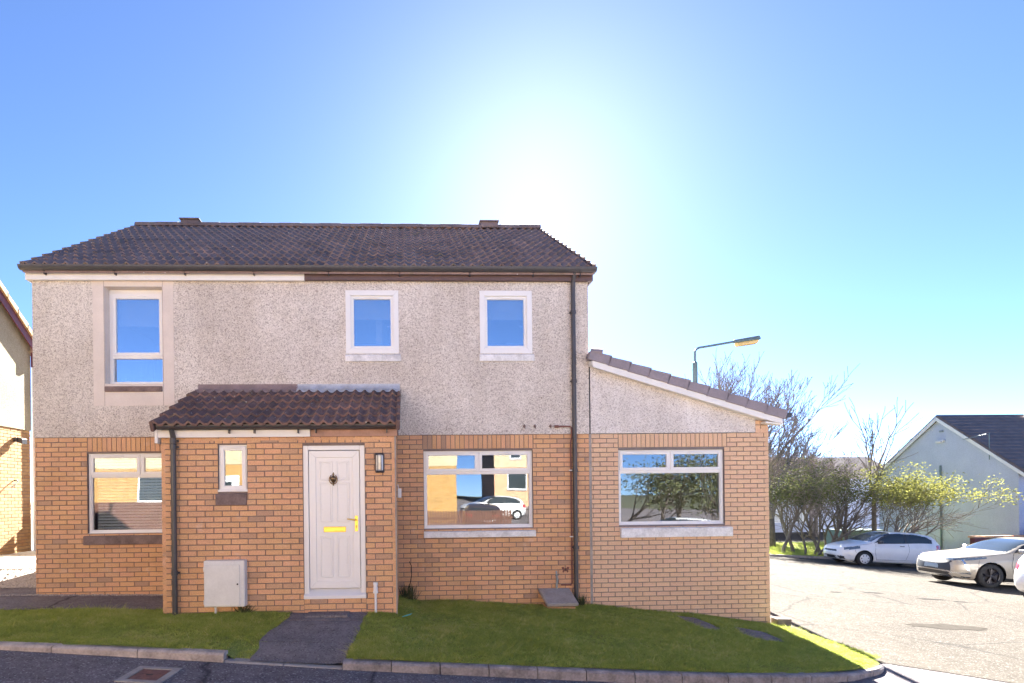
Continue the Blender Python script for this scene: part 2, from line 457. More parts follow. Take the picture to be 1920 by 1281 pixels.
for (x0, y0, a_, b_) in ((11.3, 13.6, .22, .10), (12.1, 12.9, .30, .09), (12.6, 12.7, .16, .06), (10.2, 13.4, .14, .09), (15.0, 10.6, .5, .2), (9.3, 9.6, .7, .22)):
    m = MB(); n = 18
    m.v = [(x0 + math.cos(2 * math.pi * i / n) * a_ * (1 + .25 * math.sin(3.1 * i + x0)), y0 + math.sin(2 * math.pi * i / n) * b_ * (1 + .25 * math.cos(2.3 * i + y0)), 0) for i in range(n)]
    m.v = [(x, y, road_z(x, y) + .0105) for x, y, z in m.v]; m.f = [tuple(range(n))]; m.t = [0]; m.mi = [0]
    struct(m.build('tar_patch', M['tar'] if a_ < .4 else M['tar_pale']))
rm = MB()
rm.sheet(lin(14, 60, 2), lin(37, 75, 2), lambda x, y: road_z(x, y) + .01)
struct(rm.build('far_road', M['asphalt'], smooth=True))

# lawns
def lawn_sheet(name, poly_x, y0f, y1f, step=.12):
    m = MB(); xs = lin(*poly_x, step); n = 26
    b = 0
    rows = []
    for x in xs:
        ya, yb = y0f(x), y1f(x)
        rows.append([(x, ya + (yb - ya) * k / n) for k in range(n + 1)])
    for r_ in rows:
        for (x, y) in r_: m.v.append((x, y, lawn_z(x, y)))
    for i in range(len(xs) - 1):
        for k in range(n):
            a = i * (n + 1) + k
            m.f.append((a, a + n + 1, a + n + 2, a + 1)); m.t.append(0); m.mi.append(0)
    return struct(m.build(name, M['grass_ground'], smooth=True))
lawn_sheet('lawn', (-12, -1.60), lambda x: kerb_y(x) + .08, lambda x: 8.02 if x < -3.27 else 7.83)
lawn_sheet('lawn', (-.66, 5.95), lambda x: kerb_y(x) + .08, lambda x: 7.83 if x < -.17 else 9.2)

# tarmac path to the door, in four bays
def path_z(x, y): return lawn_z(max(-1.6, min(-.6, x)), y) + .006
bays = [(6.05, 6.52), (6.52, 7.35), (7.35, 7.83)]
pth = None
for i, (a, b) in enumerate(bays):
    m = MB(); n = 10; k = 8
    for j in range(n + 1):
        y = a + .004 + (b - a - .008) * j / n
        for q in range(k + 1):
            wob = .03 * math.sin(y * 5.3) + .015 * math.sin(y * 17)
            xl, xr = path_l(y) + wob, path_r(y) - .6 * wob
            x = xl + (xr - xl) * q / k
            m.v.append((x, y, path_z(x, y)))
    for j in range(n):
        for q in range(k):
            c = j * (k + 1) + q
            m.f.append((c, c + 1, c + k + 2, c + k + 1)); m.t.append(0); m.mi.append(0)
    o = m.build('path' if i == 0 else 'path_bay', M['path'], pth, smooth=True)
    if i == 0: pth = struct(o)
m = MB(); m.box(-1.36, -.80, 7.50, 7.82, path_z(-1, 7.7) - .03, path_z(-1, 7.66) + .022)
m.build('door_mat_slab', M['path'], pth, bevel=.008)

# side passage on the left: tarmac strip, gravel, pale slabs
m = MB(); m.sheet(lin(-14, -3.3, .3), lin(8.0, 9.85, .15), lambda x, y: side_z(x, y) + .004 if x < -5.7 else wall_z(x) + .01)
struct(m.build('side_path', M['path'], smooth=True))
m = MB(); m.sheet(lin(-14, -5.6, .3), lin(9.84, 11.35, .15), lambda x, y: side_z(x, y) + .012)
struct(m.build('gravel_strip', M['gravel'], smooth=True))
slabs = None
for k, (a, b) in enumerate([(11.33, 12.1), (12.1, 12.9), (12.9, 13.7), (13.7, 14.6), (14.6, 15.4), (15.4, 16.2)]):
    m = MB(); m.sheet(lin(-8.93, -5.6, .3), [a + .006, b - .006], lambda x, y: side_z(x, y) + .02)
    o = m.build('pavement' if k == 0 else 'paving_slab', M['slab'], slabs)
    if k == 0: slabs = struct(o)
m = MB()                                                   # loose pebbles along the wall foot and on the gravel
for _ in range(2600):
    if random.random() < .3: x, y = random.uniform(-6.3, -3.3), 9.13 - abs(random.gauss(0, .03))
    else: x, y = random.uniform(-9, -5.6), random.uniform(9.8, 11.4)
    z = (side_z(x, y) + .012) if x < -5.7 else wall_z(x) + .012
    s_ = random.uniform(.008, .024)
    m.v += []
    b = len(m.v)
    m.v += [(x - s_, y, z), (x, y - s_, z), (x + s_, y, z), (x, y + s_, z), (x + s_ * random.uniform(-.3, .3), y, z + s_ * .9)]
    for f in ((0, 1, 4), (1, 2, 4), (2, 3, 4), (3, 0, 4)): m.f.append(tuple(b + i for i in f)); m.t.append(0); m.mi.append(0)
o = stuff(m.build('gravel', M['gravel'])); o['label'] = 'pale loose pebbles along the wall foot and side passage'; o['category'] = 'gravel'

# ------------------------------------------------------------------ kerbs
def kerb_run(name, x0, x1, drop, mat, stones):
    root = None
    xs = np.linspace(x0, x1, stones + 1)
    for i in range(stones):
        m = MB(); n = 6
        a, b = xs[i] + .005, xs[i + 1] - .005
        for k in range(n + 1):
            x = a + (b - a) * k / n
            e = .01
            tx = Vector((e, kerb_y(x + e) - kerb_y(x), 0)).normalized(); nx = Vector((-tx.y, tx.x, 0))
            p = Vector((x, kerb_y(x), 0)); zt = kerb_z(x) - drop + random.uniform(-.002, .002); zb = road_z(x, kerb_y(x)) - .12
            for (d, z) in ((0, zb), (0.0, zt - .022), (.02, zt - .003), (.05, zt), (.125, zt), (.125, zb)):
                q = p + nx * d
                m.v.append((q.x, q.y, z))
        for k in range(n):
            for j in range(6):
                c = k * 6
                m.f.append((c + j, c + 6 + j, c + 6 + (j + 1) % 6, c + (j + 1) % 6)); m.t.append(0); m.mi.append(0)
        m.f += [tuple(range(5, -1, -1)), tuple(n * 6 + j for j in range(6))]; m.t += [0, 0]; m.mi += [0, 0]
        o = m.build(name if root is None else 'kerb_stone', mat, root)
        if root is None: root = struct(o)
kerb_run('kerb', -11.0, -1.93, 0.0, M['kerb'], 10)
kerb_run('kerb', -1.93, -.70, .075, M['concrete'], 2)
kerb_run('kerb', -.70, 5.83, 0.0, M['kerb_dark'], 13)

# ------------------------------------------------------------------ the house
YM, YP = 9.145, 7.775
XL, XR, XE = -5.77, 2.91, 5.86
ZB = 2.565                               # brick / roughcast line
house = tag(empty('semi_detached_house', (-1.5, 9.1, 0)), 'two storey roughcast and brick house with porch, white front door and lean-to extension', 'house')
def hb(m, name, mat, parent=house, **k):   # build with world coordinates under the house empty
    o = m.build(name, mat, parent, **k)
    p = parent
    off = Vector((0, 0, 0))
    while p is not None: off += Vector(p.location); p = p.parent
    if off.length: o.location = -off if parent is house else o.location
    return o
HOFF = Vector(house.location)

def cells(x0, x1, z0, z1, ops):
    """rectangles of a wall left over around its openings"""
    zs = sorted({z0, z1} | {min(max(v, z0), z1) for o in ops for v in (o[2], o[3])})
    out = []
    for a, b in zip(zs, zs[1:]):
        if b - a < 1e-4: continue
        cut = sorted((o[0], o[1]) for o in ops if o[2] < (a + b) / 2 < o[3])
        x = x0
        for c, d in cut:
            if c - x > 1e-4: out.append((x, c, a, b))
            x = max(x, d)
        if x1 - x > 1e-4: out.append((x, x1, a, b))
    return out

LW = (-4.98, -3.38, 1.07, 2.315)
MW = (.245, 1.99, 1.075, 2.31)
EW = (3.385, 5.125, 1.09, 2.30)
PWN = (-2.53, -2.15, 1.685, 2.31)
DR = (-1.41, -.585, .245, 2.29)
U1 = (-4.68, -3.80, 3.39, 4.90)
U2 = (-.96, -.125, 3.85, 4.85)
U3 = (1.16, 2.0, 3.85, 4.85)
MD = .009                                 # depth of the mortar joint

def backing(x0, x1, z0, z1, ops, y0, y1, name, mat):
    m = MB()
    for c in cells(x0, x1, z0, z1, ops): m.box(c[0], c[1], y0, y1, c[2], c[3])
    return hb(m, name, mat)
bw = backing(XL + .004, XR, -.6, ZB, [LW, MW, (-3.0, -.35, .1, 2.4)], YM + MD, YM + .28, 'brick_wall', M['mortar'])
pw = backing(-3.27, -.17, -.4, 2.52, [PWN, DR], YP + MD, YP + .22, 'porch_wall', M['mortar'])
m = MB(); m.box(-3.27 + MD, -3.05, YP + .22, YM, -.4, 2.55); hb(m, 'porch_side_wall', M['mortar'])
m = MB(); m.box(-.39, -.17 - MD, YP + .22, YM, -.4, 2.55); hb(m, 'porch_side_wall', M['mortar'])
ew = backing(XR + .03, XE - MD, -1.2, ZB, [EW], YM + MD, YM + .28, 'extension_wall', M['mortar_ext'])

def lay(x0, x1, z0, z1, ops, off=0., cl=.225, ch=.075, phase=0):
    """stretcher-bond bricks (x0,x1,z0,z1) filling a wall around openings"""
    out = []
    n = int(math.ceil((z1 - z0) / ch))
    for r_ in range(n):
        zt = z1 - r_ * ch; zb = zt - .065
        if zb < z0 - .05: break
        zm = (zt + zb) / 2
        segs = [(x0, x1)]
        for o in ops:
            if o[2] - .002 < zm < o[3] + .002:
                ns = []
                for a, b in segs:
                    if o[1] <= a or o[0] >= b: ns.append((a, b)); continue
                    if o[0] > a: ns.append((a, o[0] - .004))
                    if o[1] < b: ns.append((o[1] + .004, b))
                segs = ns
        s = off + (cl / 2 if (r_ + phase) % 2 else 0)
        for a, b in segs:
            k = math.floor((a - s) / cl)
            x = s + k * cl
            while x < b:
                p, q = max(x, a), min(x + cl - .010, b)
                if b - q < .035: q = b
                if q - p > .009: out.append((p, q, zb, zt))
                x += cl
    return out
def soldiers(x0, x1, z0, z1, cw=.075):
    n = int(round((x1 - x0) / cw)); wdt = (x1 - x0) / n
    return [(x0 + i * wdt, x0 + (i + 1) * wdt - .010, z0, z1) for i in range(n)]

um = MB()
e = .012; g = .04                       # arrises worn on the outer face
um.v = [(e, 0, g), (1 - e, 0, g), (1 - e, 0, 1 - g), (e, 0, 1 - g), (0, .12, 0), (1, .12, 0), (1, .12, 1), (0, .12, 1), (0, 1, 0), (1, 1, 0), (1, 1, 1), (0, 1, 1)]
um.f = [(0, 1, 2, 3), (0, 4, 5, 1), (1, 5, 6, 2), (2, 6, 7, 3), (3, 7, 4, 0), (4, 8, 9, 5), (5, 9, 10, 6), (6, 10, 11, 7), (7, 11, 8, 4)]
BR_V, BR_F = um.v, um.f
def brick_mesh(mat):
    me = bpy.data.meshes.new('brick'); me.from_pydata(BR_V, [], BR_F); me.materials.append(mat); me.update(); return me
def put_brick(me, b, y, parent, d=.05):
    o = bpy.data.objects.new('brick', me); col.objects.link(o); o.parent = parent
    j = random.uniform(-.0016, .0016)
    o.location = Vector((b[0], y + j, b[2]))
    o.scale = (b[1] - b[0], d, b[3] - b[2])
    o.rotation_euler = (0, random.uniform(-.003, .003), 0)
    return o
def add_brick(m, b, y, d=.05, mi=0, side=None):
    """join one brick to a mesh; side='x+'/'x-' puts it on a wall that faces along x (b runs along y)"""
    base = len(m.v); t = random.random(); j = random.uniform(-.0016, .0016)
    for (x, yy, z) in BR_V:
        X = b[0] + x * (b[1] - b[0]); Z = b[2] + z * (b[3] - b[2]); D = j + yy * d
        if side == 'x+': m.v.append((y - D, X, Z))
        elif side == 'x-': m.v.append((y + D, X, Z))
        else: m.v.append((X, y + D, Z))
    for f in BR_F: m.f.append(tuple(base + i for i in (f[::-1] if side == 'x-' else f))); m.t.append(t); m.mi.append(mi)

# soldier-course lintels over the three ground-floor windows
so_l = soldiers(-4.965, -3.27, ZB - .222, ZB - .008)
so_m = soldiers(.24, 2.005, ZB - .222, ZB - .008)
so_e = soldiers(3.39, 5.17, ZB - .222, ZB - .008)
def band(s): return (s[0][0] - .008, s[-1][1] + .008, ZB - .232, ZB + .1)
wallfill = MB()
for b in lay(XL, -3.27 + .02, -.2, ZB - .006, [LW, band(so_l)]) + so_l: add_brick(wallfill, b, YM)
for b in lay(-.17, XR, -.45, ZB - .006, [MW, band(so_m)], off=.03) + so_m: add_brick(wallfill, b, YM)
for b in lay(XR + .036, XE, -1.0, ZB - .006, [EW, band(so_e)], off=.05, phase=1) + so_e: add_brick(wallfill, b, YM, mi=1)
for b in lay(XE - .225, XE, ZB + .07, 2.76, []): add_brick(wallfill, b, YM, mi=1)
for b in lay(YP, YM, -.3, 2.49, [], off=.1): add_brick(wallfill, b, -.17, side='x+')
for b in lay(YP, YM, -.3, 2.49, [], off=.1): add_brick(wallfill, b, -3.27, side='x-')
for b in lay(YM, 13.2, -1.2, ZB, [], off=.1): add_brick(wallfill, b, XE, side='x+', mi=1)
# porch front: header course over door and window, then the 300 bricks that show largest one by one
hdr = [(x, x + .095, 2.397 - .07, 2.397 - .003) for x in np.arange(-1.47, -.55, .105)] + [(x, x + .095, 2.397 - .07, 2.397 - .003) for x in np.arange(-2.57, -2.12, .105)]
pb = [b for b in lay(-3.27, -.17, -.12, 2.397 - .075, [PWN, (DR[0], DR[1], .02, 2.4)], off=.0)]
pb += [b for b in lay(-3.27, -.17, 2.397 - .07, 2.397, [(-1.48, -.54, 2.2, 2.5), (-2.58, -2.1, 2.2, 2.5)], off=.07)] + hdr
pb += lay(DR[0], DR[1], -.05, .235, [], off=.03)
pb += [(b[0], b[1], b[2], b[3]) for b in lay(-3.27, -.17, 2.40, 2.50, [], off=.07)]
pb = sorted(pb, key=lambda b: -(b[1] - b[0]) * (1 if b[3] > .03 else .01))
bme = brick_mesh(M['brick'])
for i, b in enumerate(pb):
    if i < 300:
        o = put_brick(bme, b, YP, pw)
    else: add_brick(wallfill, b, YP)
o = hb(wallfill, 'brickwork', [M['brick'], M['brick_ext']], tone=True); stuff(o)
# movement joint between house and extension
m = MB(); m.box(XR - .006, XR + .034, YM - .004, YM + .05, -.6, ZB - .004); hb(m, 'movement_joint', M['concrete'])
m = MB(); m.box(-.182, -.164, YP - .010, YP + .02, -.3, 2.42); hb(m, 'corner_fillet', M['concrete'])

# roughcast upper wall, drip edge proud of the brick
SUR = (-4.855, -3.625, 3.05, 5.03)
m = MB()
for c in cells(XL, XR, ZB, 5.06, [SUR, U2, U3]): m.box(c[0], c[1], YM - .018, YM + .26, c[2], c[3])
hb(m, 'roughcast_wall', M['roughcast'])
m = MB()
for c in cells(SUR[0], SUR[1], SUR[2], SUR[3], [U1]): m.box(c[0], c[1], YM - .022, YM + .26, c[2], c[3])
sur = hb(m, 'window_surround', M['smooth_render'])
m = MB(); m.box(-4.687, -4.684, YM - .0245, YM, 3.05, 5.03); m.box(-3.792, -3.789, YM - .0245, YM, 3.05, 5.03); hb(m, 'surround_joint', M['sill_dark'])
# roughcast gable of the extension
m = MB(); m.prism([(XR + .022, ZB + .004), (5.635, ZB + .004), (5.635, 2.79), (XR + .022, 3.66)], YM - .016, YM + .26); hb(m, 'extension_gable', M['roughcast_pale'])
m = MB(); m.box(XR + .004, XR + .02, YM - .012, YM + .05, ZB, 3.7); hb(m, 'gable_joint', M['dark'])
m = MB(); m.prism([(5.635, ZB + .07), (XE - MD, ZB + .07), (XE - MD, 2.72), (5.635, 2.79)], YM + MD, YM + .26); hb(m, 'extension_gable_end', M['mortar_ext'])
m = MB(); m.box(5.645, XE - .003, YM - .006, YM + .25, ZB - .004, ZB + .065); hb(m, 'padstone', M['brick_ext'])
# shell: gables, back wall, floors (seen only through the glass or from the sides)
m = MB()
m.prism([(YM + .26, -.6), (16.4, -.6), (16.4, 5.0), (12.75, 7.40), (YM + .26, 5.13)], XL + .02, XL + .25, 'x')
m.prism([(YM + .26, -.6), (16.4, -.6), (16.4, 5.0), (12.75, 7.40), (YM + .26, 5.13)], XR - .25, XR - .005, 'x')
m.box(XL + .02, XR, 16.4, 16.6, -.6, 5.05)
hb(m, 'side_walls', M['roughcast'])
m = MB()
m.box(XE - .28, XE - MD, YM + .28, 13.2, -1.2, 2.6); m.box(XR, XE - MD, 13.2, 13.4, -1.2, 3.3); hb(m, 'extension_side_wall', M['mortar_ext'])
m = MB(); m.box(XL + .25, XR - .25, YM + .28, 16.4, .08, .2); m.box(XR, XE - .28, YM + .28, 13.2, -.2, .1); m.box(XL + .25, XR - .25, YM + .28, 16.4, 2.45, 2.68); m.box(-3.05, -.39, YP + .22, YM + .27, .05, .18)
hb(m, 'floor_slab', M['floor_in'])
m = MB(); m.box(XL + .25, XR - .25, 12.9, 13.0, .2, 5.0); m.box(-1.6, -1.5, YM + .28, 12.9, .2, 5.0); m.box(-1.6, -1.5, YP + .22, YM + .27, .18, 2.6); m.box(XR, XE - .28, 13.1, 13.19, .1, 3.2)
m.box(.6 - 1.1, .6 - 1.0, YM + .28, 12.9, 2.68, 5.0); m.box(XL + .25, XR - .25, YM + .28, 12.9, 5.02, 5.08)
hb(m, 'partition', M['wall_in'])

# ---- windows
def rect_frame(m, x0, x1, z0, z1, wd, y0, y1):
    """four mitred members"""
    a = [(x0, z0), (x1, z0), (x1, z1), (x0, z1)]
    b = [(x0 + wd, z0 + wd), (x1 - wd, z0 + wd), (x1 - wd, z1 - wd), (x0 + wd, z1 - wd)]
    for i in range(4):
        j = (i + 1) % 4
        m.hexa([(a[i][0], y0, a[i][1]), (a[j][0], y0, a[j][1]), (b[j][0], y0, b[j][1]), (b[i][0], y0, b[i][1]),
                (a[i][0], y1, a[i][1]), (a[j][0], y1, a[j][1]), (b[j][0], y1, b[j][1]), (b[i][0], y1, b[i][1])])
def sub(m, name, mat, parent, **k):       # sub-part whose parent carries the world offset already
    return m.build(name, mat, parent, **k)
def pane(x0, x1, z0, z1, y, parent):
    g_ = M['glass_coated'] if z0 > 3 else M['glass']
    m = MB(); m.box(x0 - .006, x1 + .006, y, y + .004, z0 - .006, z1 + .006); return sub(m, 'pane', g_, parent)
def vent(xc, z, y, wd, parent):
    m = MB(); m.box(xc - wd / 2, xc + wd / 2, y - .012, y + .004, z - .009, z + .009); sub(m, 'trickle_vent', M['upvc'], parent, bevel=.004)
def win_frame(op, y, wd=.05):
    m = MB(); rect_frame(m, op[0], op[1], op[2], op[3], wd, y, y + .07)
    return m
def casement(x0, x1, z0, z1, y, parent, wd=.048):
    m = MB(); rect_frame(m, x0, x1, z0, z1, wd, y - .012, y + .045); sub(m, 'casement', M['upvc'], parent, bevel=.004)
    pane(x0 + wd, x1 - wd, z0 + wd, z1 - wd, y + .012, parent)
def toplight_window(op, y, zt, xm):
    m = win_frame(op, y, .042)
    m.box(op[0] + .042, op[1] - .042, y + .001, y + .069, zt - .022, zt + .022)
    m.box(xm - .018, xm + .018, y + .002, y + .068, zt + .022, op[3] - .042)
    wdw = hb(m, 'window', M['upvc'], bevel=.004)
    casement(op[0] + .03, xm - .008, zt + .012, op[3] - .022, y, wdw, .05)
    casement(xm + .008, op[1] - .03, zt + .012, op[3] - .022, y, wdw, .05)
    pane(op[0] + .042, op[1] - .042, op[2] + .042, zt - .022, y + .035, wdw)
    m = MB()
    rect_frame(m, op[0] + .038, op[1] - .038, op[2] + .038, zt - .018, .014, y + .012, y + .033); sub(m, 'bead', M['upvc'], wdw)
    m = MB(); m.box(op[0] - .012, op[1] + .012, y - .03, y + .02, op[2] - .022, op[2] + .004); sub(m, 'cill_strip', M['upvc'], wdw, bevel=.004)
    for a, b in ((op[0], xm), (xm, op[1])): vent((a + b) / 2, op[3] - .045, y - .012, .28, wdw)
    return wdw
def stone_sill(x0, x1, z0, z1, y, mat, parent, proj=.045, back=.12):
    m = MB()
    m.hexa([(x0, y - proj, z0), (x1, y - proj, z0), (x1, y + back, z0), (x0, y + back, z0), (x0, y - proj, z1 - .025), (x1, y - proj, z1 - .025), (x1, y + back, z1), (x0, y + back, z1)])
    return sub(m, 'sill', mat, parent, bevel=.006)
FY = YM + .045
w1 = toplight_window(LW, FY, 1.965, -4.18)
stone_sill(-5.03, -3.33, .895, 1.055, YM, M['sill_dark'], w1)
for k in range(24):                                   # venetian blind, slat by slat
    z = 1.13 + k * .046
    m = MB(); m.hexa([(-4.90, FY + .10, z), (-3.45, FY + .10, z), (-3.45, FY + .118, z + .032), (-4.90, FY + .118, z + .032), (-4.90, FY + .10, z + .002), (-3.45, FY + .10, z + .002), (-3.45, FY + .118, z + .034), (-4.90, FY + .118, z + .034)])
    o = sub(m, 'blind_slat', M['blind'], w1)
    o.location.z = .0
m = MB()
for x in (-4.7, -4.2, -3.7): m.box(x - .003, x + .003, FY + .126, FY + .128, 1.1, 2.26)
m.box(-4.91, -3.44, FY + .10, FY + .14, 2.235, 2.27)
sub(m, 'blind_rail', M['blind'], w1)
w2 = toplight_window(MW, FY, 1.965, 1.125)
stone_sill(.235, 2.02, .93, 1.05, YM, M['sill_white'], w2, .06)
w3 = toplight_window(EW, FY, 1.955, 4.245)
stone_sill(3.395, 5.225, .89, 1.065, YM, M['sill_white'], w3, .06)
m = MB()
for k in range(9):
    x = 4.86 + k * .028
    m.box(x, x + .02, FY + .20 + .012 * (k % 2), FY + .215 + .012 * (k % 2), 1.1, 2.25)
sub(m, 'curtain', M['curtain'], w3)
# upper windows
def box_window(op, y):
    m = MB(); rect_frame(m, op[0], op[1], op[2], op[3], .085, YM - .035, y + .06)
    wdw = hb(m, 'window', M['upvc'], bevel=.005)
    casement(op[0] + .078, op[1] - .078, op[2] + .078, op[3] - .078, y, wdw, .05)
    vent((op[0] + op[1]) / 2, op[3] - .107, y - .014, .22, wdw)
    stone_sill(op[0] - .01, op[1] + .03, op[2] - .125, op[2] - .004, YM, M['sill_white'], wdw, .05, -.012)
    zb = op[2] + (op[3] - op[2]) * .58
    m = MB(); m.box(op[0] + .1, op[1] - .1, y + .12, y + .124, zb, op[3]); sub(m, 'roller_blind', M['blind_cloth'], wdw)
    m = MB(); m.box(op[1] - .19, op[1] - .135, y + .05, y + .07, op[2] + .45, op[2] + .465); sub(m, 'stay', M['upvc'], wdw)
    return wdw
box_window(U2, YM + .01); box_window(U3, YM + .01)
y1 = YM + .13
m = win_frame(U1, y1, .06); m.box(U1[0] + .06, U1[1] - .06, y1 + .001, y1 + .069, 3.815, 3.865)
m.box(U1[0] + .002, U1[1] - .002, y1 - .004, y1 + .06, U1[3] - .09, U1[3] - .061)
wu = hb(m, 'window', M['upvc'], bevel=.004)
casement(U1[0] + .05, U1[1] - .05, 3.855, U1[3] - .085, y1, wu, .055)
pane(U1[0] + .06, U1[1] - .06, U1[2] + .06, 3.815, y1 + .03, wu)
vent((U1[0] + U1[1]) / 2, U1[3] - .105, y1 - .012, .3, wu)
m = MB(); m.box(U1[0] + .08, U1[1] - .08, y1 + .14, y1 + .144, 4.36, 4.85); sub(m, 'roller_blind', M['blind_cloth'], wu)
m = MB(); m.box(U1[0] + .03, U1[1] - .01, y1 - .03, y1 + .02, U1[2] - .018, U1[2] + .006); sub(m, 'cill_strip', M['upvc'], wu, bevel=.004)
stone_sill(-4.68, -3.805, 3.265, 3.372, YM, M['sill_dark'], wu, .05, .13)
# porch window
yp = YP + .04
m = win_frame(PWN, yp, .03)
wp = hb(m, 'window', M['upvc'], bevel=.004)
casement(PWN[0] + .02, PWN[1] - .02, PWN[2] + .025, PWN[3] - .02, yp, wp, .055)
vent(-2.34, PWN[3] - .04, yp - .014, .22, wp)
m = MB(); m.box(PWN[0] - .006, PWN[1] + .006, yp - .045, yp + .01, PWN[2] - .004, PWN[2] + .028); sub(m, 'cill_strip', M['upvc'], wp, bevel=.004)
stone_sill(-2.56, -2.155, 1.50, 1.678, YP, M['sill_dark'], wp, .03)

# ---- front door
yd = YP + .03
m = MB()
a, b, c, d = DR
m.box(a, a + .068, yd - .01, yd + .07, c, d); m.box(b - .068, b, yd - .01, yd + .07, c, d); m.box(a + .068, b - .068, yd - .01, yd + .07, d - .062, d)
door = hb(m, 'front_door', M['upvc'], bevel=.006)
m = MB(); m.hexa([(a - .004, yd - .05, c - .012), (b + .004, yd - .05, c - .012), (b + .004, yd + .07, c - .012), (a - .004, yd + .07, c - .012), (a - .004, yd - .05, c + .03), (b + .004, yd - .05, c + .03), (b + .004, yd + .07, c + .118), (a - .004, yd + .07, c + .118)]); sub(m, 'threshold', M['upvc'], door, bevel=.006)
la, lb, lc, ld = a + .075, b - .075, .368, d - .07
m = MB(); rect_frame(m, la, lb, lc, ld, .092, yd + .0, yd + .055); leaf = sub(m, 'leaf_frame', M['upvc'], door, bevel=.005)
pa, pb_, pc, pd = la + .092, lb - .092, lc + .092, ld - .092
m = MB(); m.box(pa - .01, pb_ + .01, yd + .016, yd + .045, pc - .01, pd + .01); sub(m, 'leaf_panel', M['upvc'], door)
def zz(v): return pd - (v - 135) / (1028 - 135) * (pd - pc)
for (v0, v1) in ((160, 300), (315, 603), (702, 1000)):
    for (x0, x1) in ((pa + .045, (pa + pb_) / 2 - .025), ((pa + pb_) / 2 + .025, pb_ - .045)):
        m = MB(); z1, z0 = zz(v0), zz(v1)
        rect_frame(m, x0, x1, z0, z1, .016, yd + .008, yd + .017)
        m.hexa([(x0 + .03, yd + .010, z0 + .03), (x1 - .03, yd + .010, z0 + .03), (x1 - .03, yd + .017, z0 + .03), (x0 + .03, yd + .017, z0 + .03), (x0 + .03, yd + .010, z1 - .03), (x1 - .03, yd + .010, z1 - .03), (x1 - .03, yd + .017, z1 - .03), (x0 + .03, yd + .017, z1 - .03)])
        sub(m, 'moulding', M['upvc'], door, bevel=.004)
xc = (pa + pb_) / 2
m = MB(); zl = zz(653)
m.box(xc - .148, xc + .148, yd + .002, yd + .02, zl - .036, zl + .036); m.box(xc - .125, xc + .125, yd - .004, yd + .006, zl - .022, zl + .022)
sub(m, 'letterbox', M['brass'], door, bevel=.005)
m = MB(); xh = lb - .046; zh = zz(610)
m.box(xh - .02, xh + .02, yd - .008, yd + .006, zh - .11, zh + .10)
m.tube([(xh, yd - .005, zh + .045), (xh, yd - .05, zh + .045), (xh - .02, yd - .056, zh + .047), (xh - .12, yd - .052, zh + .06)], [.011, .011, .011, .008], 8)
m.tube([(xh, yd - .012, zh - .035), (xh, yd - .002, zh - .035)], .010, 10)
sub(m, 'handle', M['brass'], door, bevel=.003)
m = MB(); m.box(xh - .004, xh + .004, yd - .0125, yd - .006, zh - .07, zh - .03); sub(m, 'keyhole', M['dark'], door)
m = MB(); zk = zz(293); kx = xc - .012
m.lathe([(.0, -.085), (.010, -.08), (.006, -.06), (.012, -.05), (.022, -.035), (.036, -.012), (.045, .012), (.040, .03), (.018, .04), (.010, .06), (.014, .07), (.006, .09), (0, .10)], (kx, yd + .004, zk), (0, 0, 1), 12)
ring = [(kx + .052 * math.cos(t), yd - .012, zk + .0 + .062 * math.sin(t)) for t in np.linspace(-math.pi * .5 - 2.6, -math.pi * .5 + 2.6, 20)]
m.tube(ring, .007, 6)
sub(m, 'knocker', M['bronze'], door, smooth=True)

# ---- roofs
def tile_mesh(name, wd, ln, amp, thick, mat, flat=False):
    """double-roll interlocking tile: x across, y up the slope, z out of the roof"""
    m = MB(); n = 14
    prof = []
    for i in range(n + 1):
        u = i / n * 2 % 1 if i < n else 1.0
        u = (i / n * 2) - (0 if i <= n // 2 else 1)
        z = amp * (max(0, math.sin(math.pi * min(1, u / .55))) ** 1.2 if u < .55 else -.22 * math.sin(math.pi * (u - .55) / .45))
        prof.append((i / n * wd, z))
    for (yy, dz) in ((0, 0), (ln, 0)):
        for (x, z) in prof: m.v.append((x, yy, z + thick * (1 - yy / ln)))
    for i in range(n): m.f.append((i, i + 1, n + 2 + i, n + 1 + i))
    b = len(m.v)
    for (x, z) in prof: m.v.append((x, .0, z - .004))
    for i in range(n): m.f.append((b + i, b + i + 1, i + 1, i))
    b2 = len(m.v)
    m.v += [(wd, 0, prof[-1][1] + thick), (wd, ln, prof[-1][1]), (wd, ln, -.02), (wd, 0, -.02), (0, 0, prof[0][1] + thick), (0, ln, prof[0][1]), (0, ln, -.02), (0, 0, -.02)]
    m.f += [(b2, b2 + 3, b2 + 2, b2 + 1), (b2 + 4, b2 + 5, b2 + 6, b2 + 7)]
    return m
